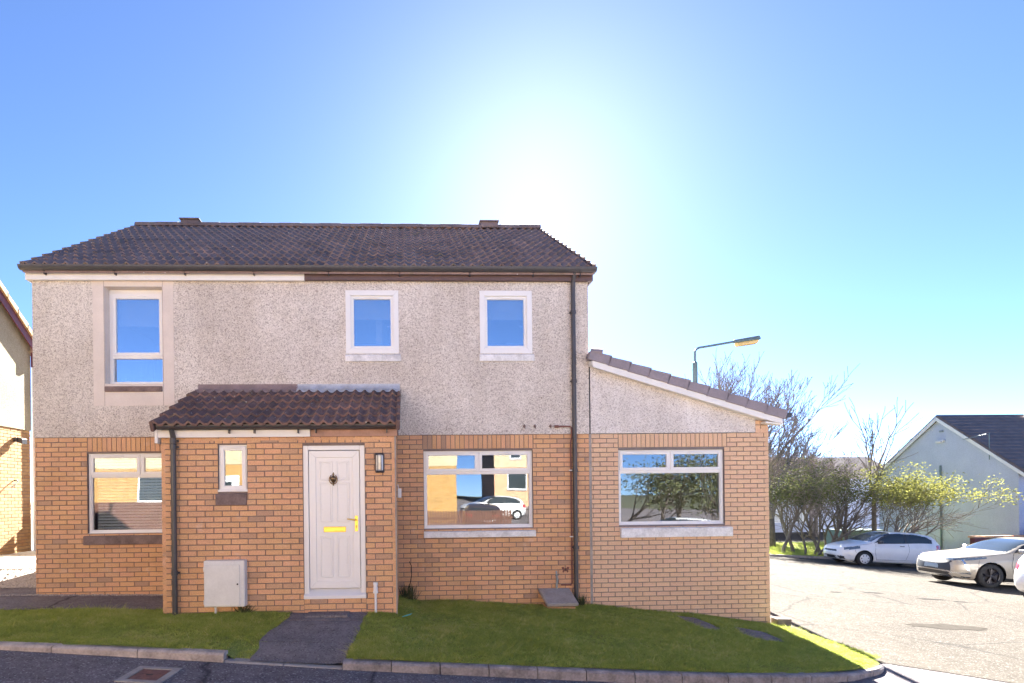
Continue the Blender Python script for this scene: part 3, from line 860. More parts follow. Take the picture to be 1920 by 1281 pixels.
def roof_tiles(x0, x1, ye, ze, yt, zt, cols, rows, mat, part_name, parent, single_rows, amp=.032, thick=.022):
    sl = math.hypot(yt - ye, zt - ze); gauge = sl / rows; wd = (x1 - x0) / cols; ang = math.atan2(zt - ze, yt - ye)
    tm = tile_mesh('roof_tile', wd * 1.0, gauge * 1.06, amp, thick, mat)
    me = bpy.data.meshes.new('roof_tile'); me.from_pydata(tm.v, [], tm.f); me.materials.append(mat); me.polygons.foreach_set('use_smooth', [True] * len(me.polygons)); me.update()
    try: me.set_sharp_from_angle(angle=R(40))
    except Exception: pass
    rest = MB()
    cy, sy = math.cos(ang), math.sin(ang)
    for r_ in range(rows):
        for c in range(cols):
            ox, oy, oz = x0 + c * wd + random.uniform(-.003, .003), ye + cy * gauge * r_, ze + sy * gauge * r_ + random.uniform(-.002, .003)
            if r_ < single_rows:
                o = bpy.data.objects.new('roof_tile', me); col.objects.link(o); o.parent = parent
                o.location = Vector((ox, oy, oz)); o.rotation_euler = (ang, 0, random.uniform(-.004, .004))
            else:
                b = len(rest.v)
                for (x, y, z) in tm.v: rest.v.append((ox + x, oy + y * cy - z * sy, oz + y * sy + z * cy))
                for f in tm.f: rest.f.append(tuple(b + i for i in f)); rest.t.append(0); rest.mi.append(0)
    if rest.v:
        o = rest.build('roof_tiling', mat, parent, smooth=True); stuff(o)
        try: o.data.set_sharp_from_angle(angle=R(40))
        except Exception: pass
RY0, RZ0, RYT, RZT = 8.965, 5.165, 12.75, 7.52
m = MB()
m.prism([(RY0 + .02, RZ0 - .03), (12.75, RZT - .03), (16.55, RZ0 - .03), (16.55, RZ0 - .13), (12.75, RZT - .13), (RY0 + .02, RZ0 - .11)], XL - .035, XR + .05, 'x')
roof = hb(m, 'roof', M['tile'])
roof_tiles(XL - .04, XR + .055, RY0, RZ0, RYT, RZT, 29, 14, M['tile'], 'roof_tile', roof, 8)
m = MB()
for c in range(20):
    xa = XL - .04 + c * (XR - XL + .095) / 20; xb = xa + (XR - XL + .095) / 20 + .02
    pts = [(12.75 + .16 * math.cos(t), RZT - .045 + .125 * math.sin(t)) for t in np.linspace(math.pi, 0, 9)]
    b = len(m.v); dz = .006 * (c % 2)
    for x in (xa, xb):
        for (y, z) in pts: m.v.append((x, y, z + dz))
    for i in range(8): m.f.append((b + i, b + 9 + i, b + 10 + i, b + i + 1)); m.t.append(0); m.mi.append(0)
    m.f += [tuple(b + i for i in range(9)), tuple(b + 9 + i for i in reversed(range(9)))]; m.t += [0, 0]; m.mi += [0, 0]
sub(m, 'ridge_tiles', M['tile'], roof)
for xv in (-4.65, 1.84):
    m = MB(); m.prism([(12.58, RZT - .02), (12.92, RZT - .02), (12.88, RZT + .105), (12.62, RZT + .105)], xv - .19, xv + .19, 'x'); m.box(xv - .215, xv + .215, 12.57, 12.93, RZT + .09, RZT + .118)
    sub(m, 'ridge_vent', M['tile'], roof, bevel=.01)
# verge tiles, stepped outline on both gable edges
for xv, sgn in ((XL - .06, 1), (XR + .075, -1)):
    m = MB(); ang = math.atan2(RZT - RZ0, RYT - RY0); gauge = math.hypot(RYT - RY0, RZT - RZ0) / 14
    for k in range(14):
        oy, oz = RY0 + math.cos(ang) * gauge * k, RZ0 + math.sin(ang) * gauge * k
        cy, sy = math.cos(ang), math.sin(ang)
        def T(x, y, z): return (xv + x * sgn, oy + y * cy - z * sy, oz + y * sy + z * cy)
        L_ = gauge * 1.04
        m.hexa([T(0, -.01, -.10), T(.06, -.01, -.10), T(.06, L_, -.10), T(0, L_, -.10), T(0, -.01, .052), T(.06, -.01, .052), T(.06, L_, .02), T(0, L_, .02)])
    sub(m, 'verge', M['tile'], roof)
# soffit, fascias, gutter
m = MB(); m.box(XL - .05, -1.585, YM - .10, YM - .075, 4.975, 5.10); m.box(XL - .05, -1.585, YM - .074, YM - .02, 4.985, 5.0); m.box(XL - .052, XL - .02, YM - .074, YM + .3, 4.975, 5.12)
hb(m, 'fascia', M['white_paint'], bevel=.003)
m = MB(); m.box(-1.585, XR + .06, YM - .098, YM - .073, 4.985, 5.12); m.box(-1.585, XR + .06, YM - .072, YM - .02, 4.993, 5.005); m.box(XR + .03, XR + .062, YM - .072, YM + .3, 4.985, 5.13)
hb(m, 'fascia', M['brown_paint'], bevel=.003)
def gutter(x0, x1, y, z, r_, mat, brackets, parent=house):
    m = MB(); k = 10
    for rr, fl in ((r_, 1), (r_ - .006, -1)):
        b = len(m.v)
        for x in (x0, x1):
            for i in range(k + 1):
                t = math.pi * (1 + i / k)
                m.v.append((x, y + rr * math.cos(t), z + rr * math.sin(t)))
        for i in range(k):
            f = (b + i, b + i + 1, b + k + 2 + i, b + k + 1 + i)
            m.f.append(f if fl > 0 else f[::-1]); m.t.append(0); m.mi.append(0)
    n = k + 1
    for i in (0, k):
        f = (i, n + i, 3 * n + i, 2 * n + i); m.f.append(f); m.t.append(0); m.mi.append(0)
    for x in (x0, x1):
        pts = [(x, y + r_ * math.cos(math.pi * (1 + i / k)), z + r_ * math.sin(math.pi * (1 + i / k))) for i in range(k + 1)]
        m.quad(pts)
    gt = hb(m, 'gutter', mat, parent, smooth=False)
    for x in brackets:
        m = MB()
        pts = [(x, y + (r_ + .006) * math.cos(math.pi * (1 + i / 8)), z + (r_ + .006) * math.sin(math.pi * (1 + i / 8))) for i in range(9)]
        for p, q in zip(pts, pts[1:]):
            m.hexa([(p[0] - .018, p[1], p[2]), (p[0] + .018, p[1], p[2]), (q[0] + .018, q[1], q[2]), (q[0] - .018, q[1], q[2])] + [(s_, y + (v - y) * .93, z + (w_ - z) * .93) for (s_, v, w_) in ((p[0] - .018, p[1], p[2]), (p[0] + .018, p[1], p[2]), (q[0] + .018, q[1], q[2]), (q[0] - .018, q[1], q[2]))])
        m.box(x - .008, x + .008, y + .01, y + r_ + .03, z - r_ - .05, z - r_ * .6)
        sub(m, 'bracket', mat, gt)
    return gt
gutter(XL - .075, XR + .085, 8.975, 5.158, .07, M['black_plastic'], [-5.5, -4.45, -3.4, -2.35, -1.2, -.1, 1.0, 2.0, 2.75])

# porch roof
PY0, PZ0, PYT, PZT = 7.56, 2.545, 9.13, 3.262
m = MB(); m.prism([(PY0 + .03, PZ0 - .03), (YM - .02, PZT - .035), (YM - .02, 2.56), (PY0 + .2, 2.50)], -3.24, -.15, 'x'); proof = hb(m, 'porch_roof', M['brown_paint'])
roof_tiles(-3.30, -.125, PY0, PZ0, PYT, PZT, 11, 5, M['tile_porch'], 'roof_tile', proof, 5, .036, .03)
ang = math.atan2(PZT - PZ0, PYT - PY0)
for xv, sgn in ((-3.325, 1), (-.105, -1)):
    m = MB(); gauge = math.hypot(PYT - PY0, PZT - PZ0) / 5
    cy, sy = math.cos(ang), math.sin(ang)
    for k in range(5):
        oy, oz = PY0 + cy * gauge * k, PZ0 + sy * gauge * k
        def T(x, y, z): return (xv + x * sgn, oy + y * cy - z * sy, oz + y * sy + z * cy)
        L_ = gauge * 1.04
        m.hexa([T(0, -.012, -.085), T(.05, -.012, -.085), T(.05, L_, -.085), T(0, L_, -.085), T(0, -.012, .06), T(.05, -.012, .06), T(.05, L_, .02), T(0, L_, .02)])
    sub(m, 'verge', M['tile_porch'], proof, bevel=.012)
def flashing(x0, x1, mat, name, wavy):
    m = MB(); n = int((x1 - x0) / .022)
    cy, sy = math.cos(ang), math.sin(ang)
    rows = []
    for i in range(n + 1):
        x = x0 + (x1 - x0) * i / n
        ph = ((x + 3.30) / (3.175 / 11) * 2) % 1
        bumpz = .040 * (max(0, math.sin(math.pi * min(1, ph / .55))) if ph < .55 else -.15 * math.sin(math.pi * (ph - .55) / .45))
        low = .16 + (.022 * math.sin(x * 9) + .01 * math.sin(x * 31) if wavy else 0)
        rows.append([(x, YM - .022, PZT + .115), (x, YM - .024, PZT + .045), (x, PYT - .02 - .05 * cy, PZT + .035 - .05 * sy + .3 * bumpz), (x, PYT - low * cy, PZT - low * sy + .040 + bumpz * .9), (x, PYT - (low + .006) * cy, PZT - (low + .006) * sy + .030 + bumpz * .9)])
    for r_ in rows: m.v += r_
    for i in range(n):
        for j in range(4):
            a_ = i * 5 + j
            m.f.append((a_, a_ + 1, a_ + 6, a_ + 5)); m.t.append(0); m.mi.append(0)
    return sub(m, name, mat, proof, smooth=True)
flashing(-3.26, -1.72, M['lead_brown'], 'flashing', False)
flashing(-1.74, -.115, M['lead'], 'lead_flashing', True)
m = MB(); m.box(-3.30, -1.30, YP - .06, YP - .035, 2.402, 2.50); m.box(-3.325, -3.285, YP - .07, YP + .5, 2.33, 2.50); hb(m, 'porch_fascia', M['white_paint'], bevel=.003)
m = MB(); m.box(-1.298, -.14, YP - .03, YP - .01, 2.405, 2.50); hb(m, 'porch_fascia', M['rose_board'], bevel=.003)
gutter(-3.26, -.125, YP - .13, 2.555, .058, M['black_plastic'], [-2.35, -2.02, -1.45, -1.22, -.28])
# downpipes
def downpipe(x, y, z0, z1, top, cl):
    m = MB(); m.tube([(x, y, z0), (x, y, z1)], .034, 12)
    m.tube(top, .034, 12)
    dp = hb(m, 'downpipe', M['black_plastic'], smooth=False)
    for z in cl:
        m = MB(); m.tube([(x, y, z - .035), (x, y, z - .03), (x, y, z + .03), (x, y, z + .035)], [.035, .042, .042, .035], 12); m.box(x - .055, x + .055, y + .02, y + .05, z - .012, z + .012)
        sub(m, 'pipe_clip', M['black_plastic'], dp)
downpipe(2.655, YM - .065, -.16, 4.92, [(2.655, YM - .065, 4.9), (2.655, YM - .08, 4.98), (2.655, 8.985, 5.12)], [4.5, 3.4, 1.98, .75])
downpipe(-3.085, YP - .07, .02, 2.43, [(-3.085, YP - .07, 2.4), (-3.085, YP - .1, 2.46), (-3.085, YP - .13, 2.51)], [2.36, 2.28, .62])
# extension roof: lean-to, its verge towards the street
ex0, ez0, ex1, ez1 = 2.87, 3.80, 6.02, 2.835
m = MB(); m.prism([(ex0 + .04, ez0 - .16), (ex1 - .1, ez1 - .14), (ex1 - .1, ez1 - .06), (ex0 + .04, ez0 - .06)], 8.98, 13.6); eroof = hb(m, 'extension_roof', M['white_paint'])
sl = math.hypot(ex1 - ex0, ez0 - ez1); an = math.atan2(ez0 - ez1, ex1 - ex0)
for k in range(10):
    g0 = sl / 10
    def T(a_, z): return (ex0 + (k * g0 + a_) * math.cos(an) + z * math.sin(an), ez0 - (k * g0 + a_) * math.sin(an) + z * math.cos(an))
    poly = [T(.0, -.085), T(g0 * 1.05, -.075), T(g0 * 1.09, .078), T(g0 * 1.02, .078), T(.0, .055)]
    m = MB(); m.prism(poly, 8.945, 9.05); sub(m, 'verge_tile', M['tile_ext'], eroof, bevel=.006)
    m = MB(); m.prism([T(.0, -.03), T(g0 * 1.05, -.02), T(g0 * 1.05, .06), T(.0, .04)], 9.055, 13.6); sub(m, 'tile_course', M['tile_ext'], eroof)
m = MB(); m.prism([(XR + .015, 3.725), (XR + .015, 3.60), (5.70, 2.755), (5.985, 2.685), (5.985, 2.80)], 8.965, 8.985); m.prism([(5.72, 2.70), (5.985, 2.67), (5.985, 2.69), (5.72, 2.73)], 8.986, 9.13); hb(m, 'bargeboard', M['white_paint'], bevel=.003)
m = MB(); m.tube([(XR - .0, 9.0, 3.845), (2.9 + .18, 8.98, 3.83)], .06, 8); sub(m, 'roof_end_cap', M['tile_ext'], eroof)
gm_ = MB(); gm_.prism([(6.02, 2.86), (6.16, 2.87), (6.15, 2.79), (6.03, 2.78)], 8.98, 13.6); hb(gm_, 'gutter', M['black_plastic'], bevel=.01)

# small fixtures that belong to the wall
m = MB(); m.tube([(2.37, YM - .05, 2.68), (2.58, YM - .05, 2.68), (2.61, YM - .05, 2.66), (2.615, YM - .03, 2.50), (2.60, YM - .03, 2.42), (2.598, YM - .03, .18), (2.58, YM - .03, .15), (2.42, YM - .03, .15)], .013, 6); m.tube([(2.34, YM - .05, 2.68), (2.40, YM - .05, 2.68)], .022, 8)
cp = hb(m, 'overflow_pipe', M['rust'])
for z in (1.98, .92):
    m = MB(); m.box(2.575, 2.625, YM - .05, YM, z - .008, z + .008); sub(m, 'pipe_clip', M['upvc'], cp)
for x in (1.86, 2.03, 2.28):
    m = MB(); m.lathe([(0, .012), (.02, .01), (.022, 0)], (x, YM - .018, 2.69), (0, -1, 0), 10)
    m.tube([(x, YM - .03, 2.715), (x - .012, YM - .045, 2.70), (x - .004, YM - .05, 2.67), (x + .006, YM - .04, 2.655)], .008, 6)
    hb(m, 'wall_hook', M['sill_dark'])

# mounted on the house but things of their own
lt = tag(empty('wall_light', (-.382, YP - .004, 2.05)), 'small black caged bulkhead lamp beside the white front door', 'lamp')
m = MB(); m.box(-.062, .062, -.03, .006, -.135, .13); m.build('housing', M['black_plastic'], lt, bevel=.02, seg=3)
m = MB(); m.box(-.046, .046, -.075, -.028, -.112, .108); m.build('diffuser', M['lamp_clear'], lt, bevel=.02, seg=3)
for x in (-.022, .022):
    m = MB(); m.tube([(x, -.03, .122), (x, -.085, .105), (x, -.088, 0), (x, -.085, -.108), (x, -.03, -.125)], .005, 6); m.build('guard_bar', M['black_plastic'], lt)
m = MB(); m.tube([(-.055, -.06, .118), (.055, -.06, .118)], .012, 8); m.tube([(-.055, -.06, -.122), (.055, -.06, -.122)], .012, 8); m.build('guard_rim', M['black_plastic'], lt)

mbx = tag(empty('meter_box', (-2.425, YP, .47)), 'white gas meter box low on the porch wall, above the lawn', 'meter box')
m = MB(); m.box(-.265, .265, -.13, .005, -.30, .31); m.build('casing', M['box_white'], mbx, bevel=.012, seg=2)
m = MB(); m.box(-.25, .205, -.142, -.131, -.285, .255); m.build('door', M['box_white'], mbx, bevel=.006)
m = MB(); m.lathe([(0, .006), (.011, .005), (.012, -.002)], (.175, -.142, 0), (0, -1, 0), 10); m.build('lock', M['dark'], mbx)
for z in (.2, -.23):
    m = MB(); m.tube([(-.258, -.137, z - .03), (-.258, -.137, z + .03)], .008, 6); m.build('hinge', M['box_white'], mbx)
m = MB(); m.tube([(-.14, -.05, -.29), (-.14, -.05, -.42)], .017, 8); m.build('supply_pipe', M['sill_white'], mbx)

vp = tag(empty('vent_pipe', (-.455, YP - .045, .05)), 'thin white plastic standpipe with thicker cap beside the doorstep', 'pipe')
m = MB(); m.tube([(0, 0, -.05), (0, 0, .27)], .016, 10); m.build('pipe', M['upvc'], vp)
m = MB(); m.lathe([(.0, .40), (.03, .40), (.032, .365), (.026, .36), (.026, .34), (.03, .335), (.03, .30), (.026, .295), (.034, .285), (.034, .255), (.016, .25)], (0, 0, 0), (0, 0, 1), 14); m.build('cap', M['upvc'], vp)

sl_ = tag(empty('drain_slab', (2.32, 8.88, -.10)), 'tilted grey concrete slab against the brick wall by the drainpipe', 'slab')
m = MB(); m.hexa([(-.23, -.17, -.02), (.26, -.17, -.02), (.23, .255, .15), (-.27, .255, .15), (-.23, -.185, .035), (.26, -.185, .035), (.23, .24, .205), (-.27, .24, .205)]); m.build('slab', M['concrete'], sl_, bevel=.01)
m = MB(); m.box(-.2, .22, -.13, .25, -.25, -.03); m.build('gully_surround', M['brick'], sl_)
tp = tag(empty('outside_tap', (2.345, YM - .04, .18)), 'corroded outdoor tap on the brick wall above the tilted slab', 'tap')
m = MB(); m.tube([(0, 0, -.12), (0, -.01, .0), (.005, -.02, .06), (-.005, -.035, .12), (-.008, -.02, .2)], [.014, .018, .02, .016, .012], 8); m.build('body', M['steel'], tp)
m = MB(); m.tube([(-.03, -.04, .13), (.03, -.04, .14)], .008, 6); m.build('lever', M['galv'], tp)
bf = tag(empty('butterfly_ornament', (2.498, YM - .008, .39)), 'small dark metal butterfly fixed on the brick wall', 'ornament')
for s_ in (-1, 1):
    m = MB(); m.prism([(0, .0), (s_ * .03, .045), (s_ * .062, .04), (s_ * .055, .01), (s_ * .035, .0)], -.006, 0, 'y'); m.prism([(0, -.002), (s_ * .035, -.004), (s_ * .05, -.025), (s_ * .035, -.05), (s_ * .02, -.03)], -.006, 0, 'y'); m.build('wing', M['rust'], bf)
m = MB(); m.tube([(0, -.008, -.025), (0, -.008, .03)], .006, 6); m.build('body', M['dark'], bf)
ob = tag(empty('outlet_cover', (-.135, 9.02, 1.66)), 'small white plastic cover at the porch corner beside the window', 'cover')
m = MB(); m.box(-.035, .025, -.03, .03, -.09, .06); m.build('cover', M['upvc'], ob, bevel=.01)
m = MB(); m.tube([(-.02, 0, .05), (-.03, 0, .12)], .006, 6); m.build('cable', M['upvc'], ob)
cb = MB(); cb.tube([(.0, 9.13, .56), (.03, 9.12, .5), (.035, 9.11, .35), (.01, 9.1, .22), (-.03, 9.08, .1), (-.02, 9.06, -.06)], .006, 6); tag(cb.build('loose_cable', M['dark']), 'thin black cable hanging down the brick wall beside the porch', 'cable')
lm = MB(); zz0 = lawn_z(-.05, 7.65)
lm.hexa([(-.10, 7.64, zz0 + .03), (.0, 7.68, zz0 + .045), (.03, 7.74, zz0 + .05), (-.05, 7.70, zz0 + .03), (-.10, 7.64, zz0 + .036), (.0, 7.68, zz0 + .055), (.03, 7.74, zz0 + .056), (-.05, 7.70, zz0 + .036)])
tag(lm.build('litter', M['teal']), 'scrap of turquoise plastic litter on the lawn by the porch', 'litter')
for (x0, y0, a_, b_) in ((4.28, 8.42, .17, .46), (4.93, 7.98, .24, .36)):
    m = MB(); n = 22
    b = len(m.v); m.v.append((x0, y0, lawn_z(x0, y0) + .022))
    for r_ in (.5, 1.0):
        for i in range(n):
            t = 2 * math.pi * i / n
            cx, sy = abs(math.cos(t)) ** .6 * math.copysign(1, math.cos(t)), abs(math.sin(t)) ** .6 * math.copysign(1, math.sin(t))
            jr = r_ * (1 + .12 * math.sin(5 * t + x0))
            x, y = x0 + cx * a_ * jr, y0 + sy * b_ * jr
            m.v.append((x, y, lawn_z(x, y) + (.024 if r_ < 1 else .004)))
    for i in range(n):
        m.f += [(0, 1 + i, 1 + (i + 1) % n), (1 + i, n + 1 + i, n + 1 + (i + 1) % n, 1 + (i + 1) % n)]; m.t += [0, 0]; m.mi += [0, 0]
    o = m.build('soil_patch', M['soil'], smooth=True); struct(o)
SOIL = [(4.28, 8.42, .17, .46), (4.93, 7.98, .24, .36)]
# manhole in the road
mh = tag(empty('manhole_cover', (-2.47, 5.56, road_z(-2.47, 5.56))), 'square inspection cover in a concrete frame set in the dark tarmac', 'manhole cover')
mh.rotation_euler = (0, math.atan(.06), R(-3))
m = MB()
for c in cells(-.21, .21, -.23, .23, [(-.145, .145, -.165, .165)]): m.prism([(c[0], c[2]), (c[1], c[2]), (c[1], c[3]), (c[0], c[3])], -.05, .012, 'z')
m.build('frame', M['concrete'], mh)
m = MB(); m.prism([(-.14, -.16), (.14, -.16), (.14, .16), (-.14, .16)], -.05, .006, 'z'); m.build('lid', M['rust'], mh, bevel=.006)
m = MB(); m.box(-.03, .03, -.01, .01, .0, .008); m.build('keyhole', M['dark'], mh)
st = MB(); st.hexa([(5.90, 9.02, -.60), (6.12, 9.02, -.60), (6.12, 9.2, -.60), (5.90, 9.2, -.60), (5.89, 9.0, -.44), (6.13, 9.0, -.45), (6.12, 9.2, -.45), (5.90, 9.2, -.44)]); tag(st.build('timber_block', M['bark_pale'], bevel=.012), 'short sunlit timber block at the foot of the extension corner', 'block')

# ------------------------------------------------------------------ neighbour on the left
nb = tag(empty('neighbour_house', (-8.93, 13, 0)), 'cream harled and yellow brick gable house with maroon bargeboard beyond the side passage', 'house')
def nbb(m, name, mat, parent=nb, **k):
    o = m.build(name, mat, parent, **k)
    if parent is nb: o.location = -Vector(nb.location)
    return o
NX, NY1 = -8.93, 14.0
m = MB(); m.box(-16, NX - MD, 4.0, NY1 - MD, -.2, 3.24); nwall = nbb(m, 'brick_wall', M['mortar'])
m = MB(); m.prism([(4.0, 3.24), (NY1 + .01, 3.24), (NY1 + .01, 5.25), (9.0, 9.0), (4.0, 5.25)], -16, NX + .02, 'x'); nbb(m, 'harled_wall', M['harl_cream'])
nme = brick_mesh(M['brick_nb'])
for b in lay(12.2, NY1, -.0, 3.23, [], off=.06):
    o = bpy.data.objects.new('brick', nme); col.objects.link(o); o.parent = nwall
    o.rotation_euler = (0, 0, R(90)); o.scale = (b[1] - b[0], .05, b[3] - b[2])
    o.location = Vector((NX + random.uniform(-.0015, .0015), b[0], b[2]))
rest = MB()
for b in lay(8.6, 12.19, -.0, 3.23, [], off=.06): add_brick(rest, b, NX, side='x+')
o = nbb(rest, 'brickwork', M['brick_nb'], tone=True); stuff(o)
m = MB(); sl_n = (5.25 - 9.0) / (NY1 - 9.0)
def vz(y): return 5.30 + (y - NY1) * sl_n
m.prism([(9.0, vz(9.0)), (NY1 + .12, vz(NY1 + .12)), (NY1 + .12, vz(NY1 + .12) - .22), (9.0, vz(9.0) - .22)], NX + .12, NX + .145, 'x')
m.prism([(9.0, vz(9.0) - .0), (NY1 + .12, vz(NY1 + .12)), (NY1 + .12, vz(NY1 + .12) - .02), (9.0, vz(9.0) - .02)], NX + .0, NX + .12, 'x')
m.box(NX + .02, NX + .14, NY1 + .02, NY1 + .14, 4.75, 5.1)
nbb(m, 'bargeboard', M['maroon_paint'])
m = MB(); m.prism([(9.0, vz(9.0) + .12), (NY1 + .3, vz(NY1 + .3) + .12), (NY1 + .3, vz(NY1 + .3) + .005), (9.0, vz(9.0) + .005)], -16, NX + .10, 'x'); m.prism([(9.0, vz(9.0) + .12), (3.8, 5.3), (3.8, 5.2), (9.0, vz(9.0))], -16, NX + .1, 'x')
nroof = nbb(m, 'roof', M['tile_porch'])
for k in range(17):
    ya, yb = NY1 + .32 - (k + 1) * .33, NY1 + .32 - k * .33 + .03
    m = MB(); m.prism([(ya, vz(ya) + .115), (yb, vz(yb) + .15), (yb, vz(yb) + .01), (ya, vz(ya) + .01)], NX + .101, NX + .19, 'x'); m.build('verge_tile', M['brick_nb'], nroof)
m = MB(); m.tube([(NX + .05, NY1 + .06, .2), (NX + .05, NY1 + .06, 4.9)], .035, 10); nbb(m, 'downpipe', M['upvc'])
sp = tag(empty('security_light', (NX + .02, 13.45, 2.98)), 'small black security floodlight on the neighbouring yellow brick wall', 'lamp')
m = MB(); m.box(-.02, .05, -.04, .04, -.05, .05); m.build('mount', M['black_plastic'], sp, bevel=.008)
m = MB(); m.hexa([(.03, .0, -.06), (.16, -.02, -.10), (.18, .14, -.10), (.05, .16, -.06), (.03, .0, .06), (.16, -.02, .02), (.18, .14, .02), (.05, .16, .06)]); m.build('lamp_head', M['black_plastic'], sp, bevel=.01)
hk = MB(); hk.tube([(NX, 13.42, 2.05), (NX + .06, 13.42, 2.06), (NX + .10, 13.40, 2.02), (NX + .11, 13.3, 1.95), (NX + .1, 13.2, 1.9)], .012, 6); tag(hk.build('wall_hook', M['dark']), 'bent black hook on the neighbouring yellow brick wall', 'hook')
# timber fence closing the passage
fc = tag(empty('timber_fence', (-7.4, 14.25, .3)), 'dark brown boarded timber fence closing the passage between houses', 'fence')
xk = -8.88; 
while xk < -5.85:
    m = MB(); hgt = .98 + random.uniform(-.01, .01); m.box(xk - (-7.4), xk + .12 + 7.4, -.01, .012, -.02, hgt); m.build('board', M['wood_fence'], fc); xk += .14
m = MB(); m.box(-1.5, 1.6, .013, .05, .2, .27); m.box(-1.5, 1.6, .013, .05, .72, .79); m.build('rail', M['wood_fence'], fc)
m = MB(); m.box(-1.56, -1.46, -.05, .05, -.1, .92); m.build('post', M['bark_pale'], fc)
m = MB(); m.box(-1.58, -1.44, -.07, .07, .92, .96); m.build('post_cap', M['upvc'], fc, bevel=.01)

# ------------------------------------------------------------------ street lamp
sl_ = tag(empty('street_lamp', (7.64, 15.0, road_z(7.64, 15))), 'tall grey street lamp with a bent arm rising behind the extension roof', 'street lamp')
gz = -sl_.location.z
m = MB(); m.tube([(0, 0, -.2), (0, 0, 1.2), (0, 0, 1.25), (0, 0, gz + 5.05), (0, 0, gz + 5.08)], [.085, .085, .065, .06, .03], 12); m.build('pole', M['galv'], sl_, smooth=False)
pts = [(0, 0, gz + 5.0), (0, 0, gz + 5.32)] + [(.20 - .20 * math.cos(t), 0, gz + 5.32 + .14 * math.sin(t)) for t in np.linspace(.2, math.pi / 2, 7)] + [(1.15, 0, gz + 5.62)]
m = MB(); m.tube(pts, .028, 10); m.build('arm', M['galv'], sl_, smooth=False)
tl = .13
def H(x, y, z): c, s = math.cos(tl), math.sin(tl); return (1.06 + x * c - z * s, y, gz + 5.60 + x * s + z * c)
m = MB(); m.hexa([H(0, -.05, -.03), H(.70, -.10, -.03), H(.70, .10, -.03), H(0, .05, -.03), H(0, -.035, .055), H(.68, -.07, .075), H(.68, .07, .075), H(0, .035, .055)])
hd = m.build('lamp_head', M['galv'], sl_, bevel=.02, seg=2)
m = MB(); m.hexa([H(.06, -.075, -.135), H(.60, -.085, -.125), H(.60, .085, -.125), H(.06, .075, -.135), H(.02, -.06, -.031), H(.66, -.095, -.031), H(.66, .095, -.031), H(.02, .06, -.031)]); m.build('lens', M['sodium_glass'], hd, bevel=.03, seg=3)

# ------------------------------------------------------------------ white gable house on the right
gh = tag(empty('gable_house', (28.5, 25.8, -1.95)), 'pale harled gable house with dark tiled roof behind the parked cars', 'house')
def ghb(m, name, mat, parent=gh, **k):
    o = m.build(name, mat, parent, **k)
    if parent is gh: o.location = -Vector(gh.location)
    return o
GX, GY0, GY1, GZE, GZR = 28.5, 25.8, 33.8, 2.62, 5.5
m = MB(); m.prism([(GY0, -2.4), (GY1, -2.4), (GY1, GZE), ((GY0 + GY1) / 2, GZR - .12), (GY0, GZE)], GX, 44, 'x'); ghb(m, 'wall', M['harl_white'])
gs = (GZR - GZE) / 4.0
m = MB()
for sg in (-1, 1):
    ya = 29.8 + sg * 4.45
    m.prism([(29.8, GZR + .1), (ya, GZR + .1 - gs * 4.45), (ya, GZR - gs * 4.45 - .02), (29.8, GZR - .02)], GX - .16, 44.2, 'x')
groof = ghb(m, 'roof', M['tile_far'])
tl_m = MB()
for k in range(17):                                    # tile courses on the slope in view
    d0 = 4.45 - k * .262; ya = 29.8 - d0; z0 = GZR + .1 - gs * d0
    yb = 29.8 - (d0 - .28); z1 = GZR + .1 - gs * (d0 - .28)
    m = MB(); m.prism([(ya, z0 + .005), (ya, z0 + .045), (yb, z1 + .012), (yb, z1 - .002)], GX - .14, 44.15, 'x'); m.build('tile_course', M['tile_far'], groof)
m = MB(); m.prism([(29.8, GZR - .0), (25.4, GZR - gs * 4.4), (25.4, GZR - gs * 4.4 - .17), (29.8, GZR - .2)], GX - .185, GX - .162, 'x'); m.prism([(29.8, GZR - .0), (34.2, GZR - gs * 4.4), (34.2, GZR - gs * 4.4 - .17), (29.8, GZR - .2)], GX - .185, GX - .162, 'x'); ghb(m, 'bargeboard', M['white_paint'])
for x in (33.0, 35.1):
    m = MB(); m.tube([(x, 29.4, GZR - .4), (x, 29.4, GZR + .12)], .13, 10); m.build('flue', M['box_white'], groof)
m = MB(); m.box(GX - .2, 44, GY0 - .55, GY0 - .42, GZE - .42, GZE - .3); ghb(m, 'gutter', M['white_paint'])
m = MB(); m.tube([(GX - .05, 29.7, -1.9), (GX - .05, 29.7, 2.9)], .045, 8); ghb(m, 'soil_pipe', M['galv'])
m = MB(); m.box(GX - .14, GX, 29.45, 29.6, 4.15, 4.28); m.box(GX - .25, GX - .1, 29.5, 29.8, 4.1, 4.22); ghb(m, 'floodlight', M['box_white'], bevel=.02)
m = MB(); m.box(GX - .05, GX, 29.55, 29.75, 4.68, 4.78); ghb(m, 'vent', M['steel'])
m = MB(); m.box(GX + 1.2, GX + 2.4, GY0 - .03, GY0 + .05, -.9, .3); ghb(m, 'window', M['upvc'])
ae = tag(empty('tv_aerial', (28.35, 27.0, 3.4)), 'thin television aerial on the white gable house verge', 'aerial')
m = MB(); m.tube([(0, 0, -.35), (0, 0, .95)], .02, 6); m.build('mast', M['galv'], ae)
m = MB(); m.tube([(-.15, 0, .9), (-.2, 1.1, .75)], .015, 6); m.build('boom', M['steel'], ae)
for k in range(7):
    m = MB(); y = .1 + k * .15; m.tube([(-.35, y, .88 - y * .13), (.05, y, .88 - y * .13)], .008, 5); m.build('element', M['steel'], ae)
gw = tag(empty('garden_wall', (27.0, 24.3, -1.9)), 'low red brick garden wall in front of the white gable house', 'wall')
m = MB(); m.box(-2.2, 14, 0, .22, -.4, 1.37); m.build('wall', M['maroon_paint'], gw)
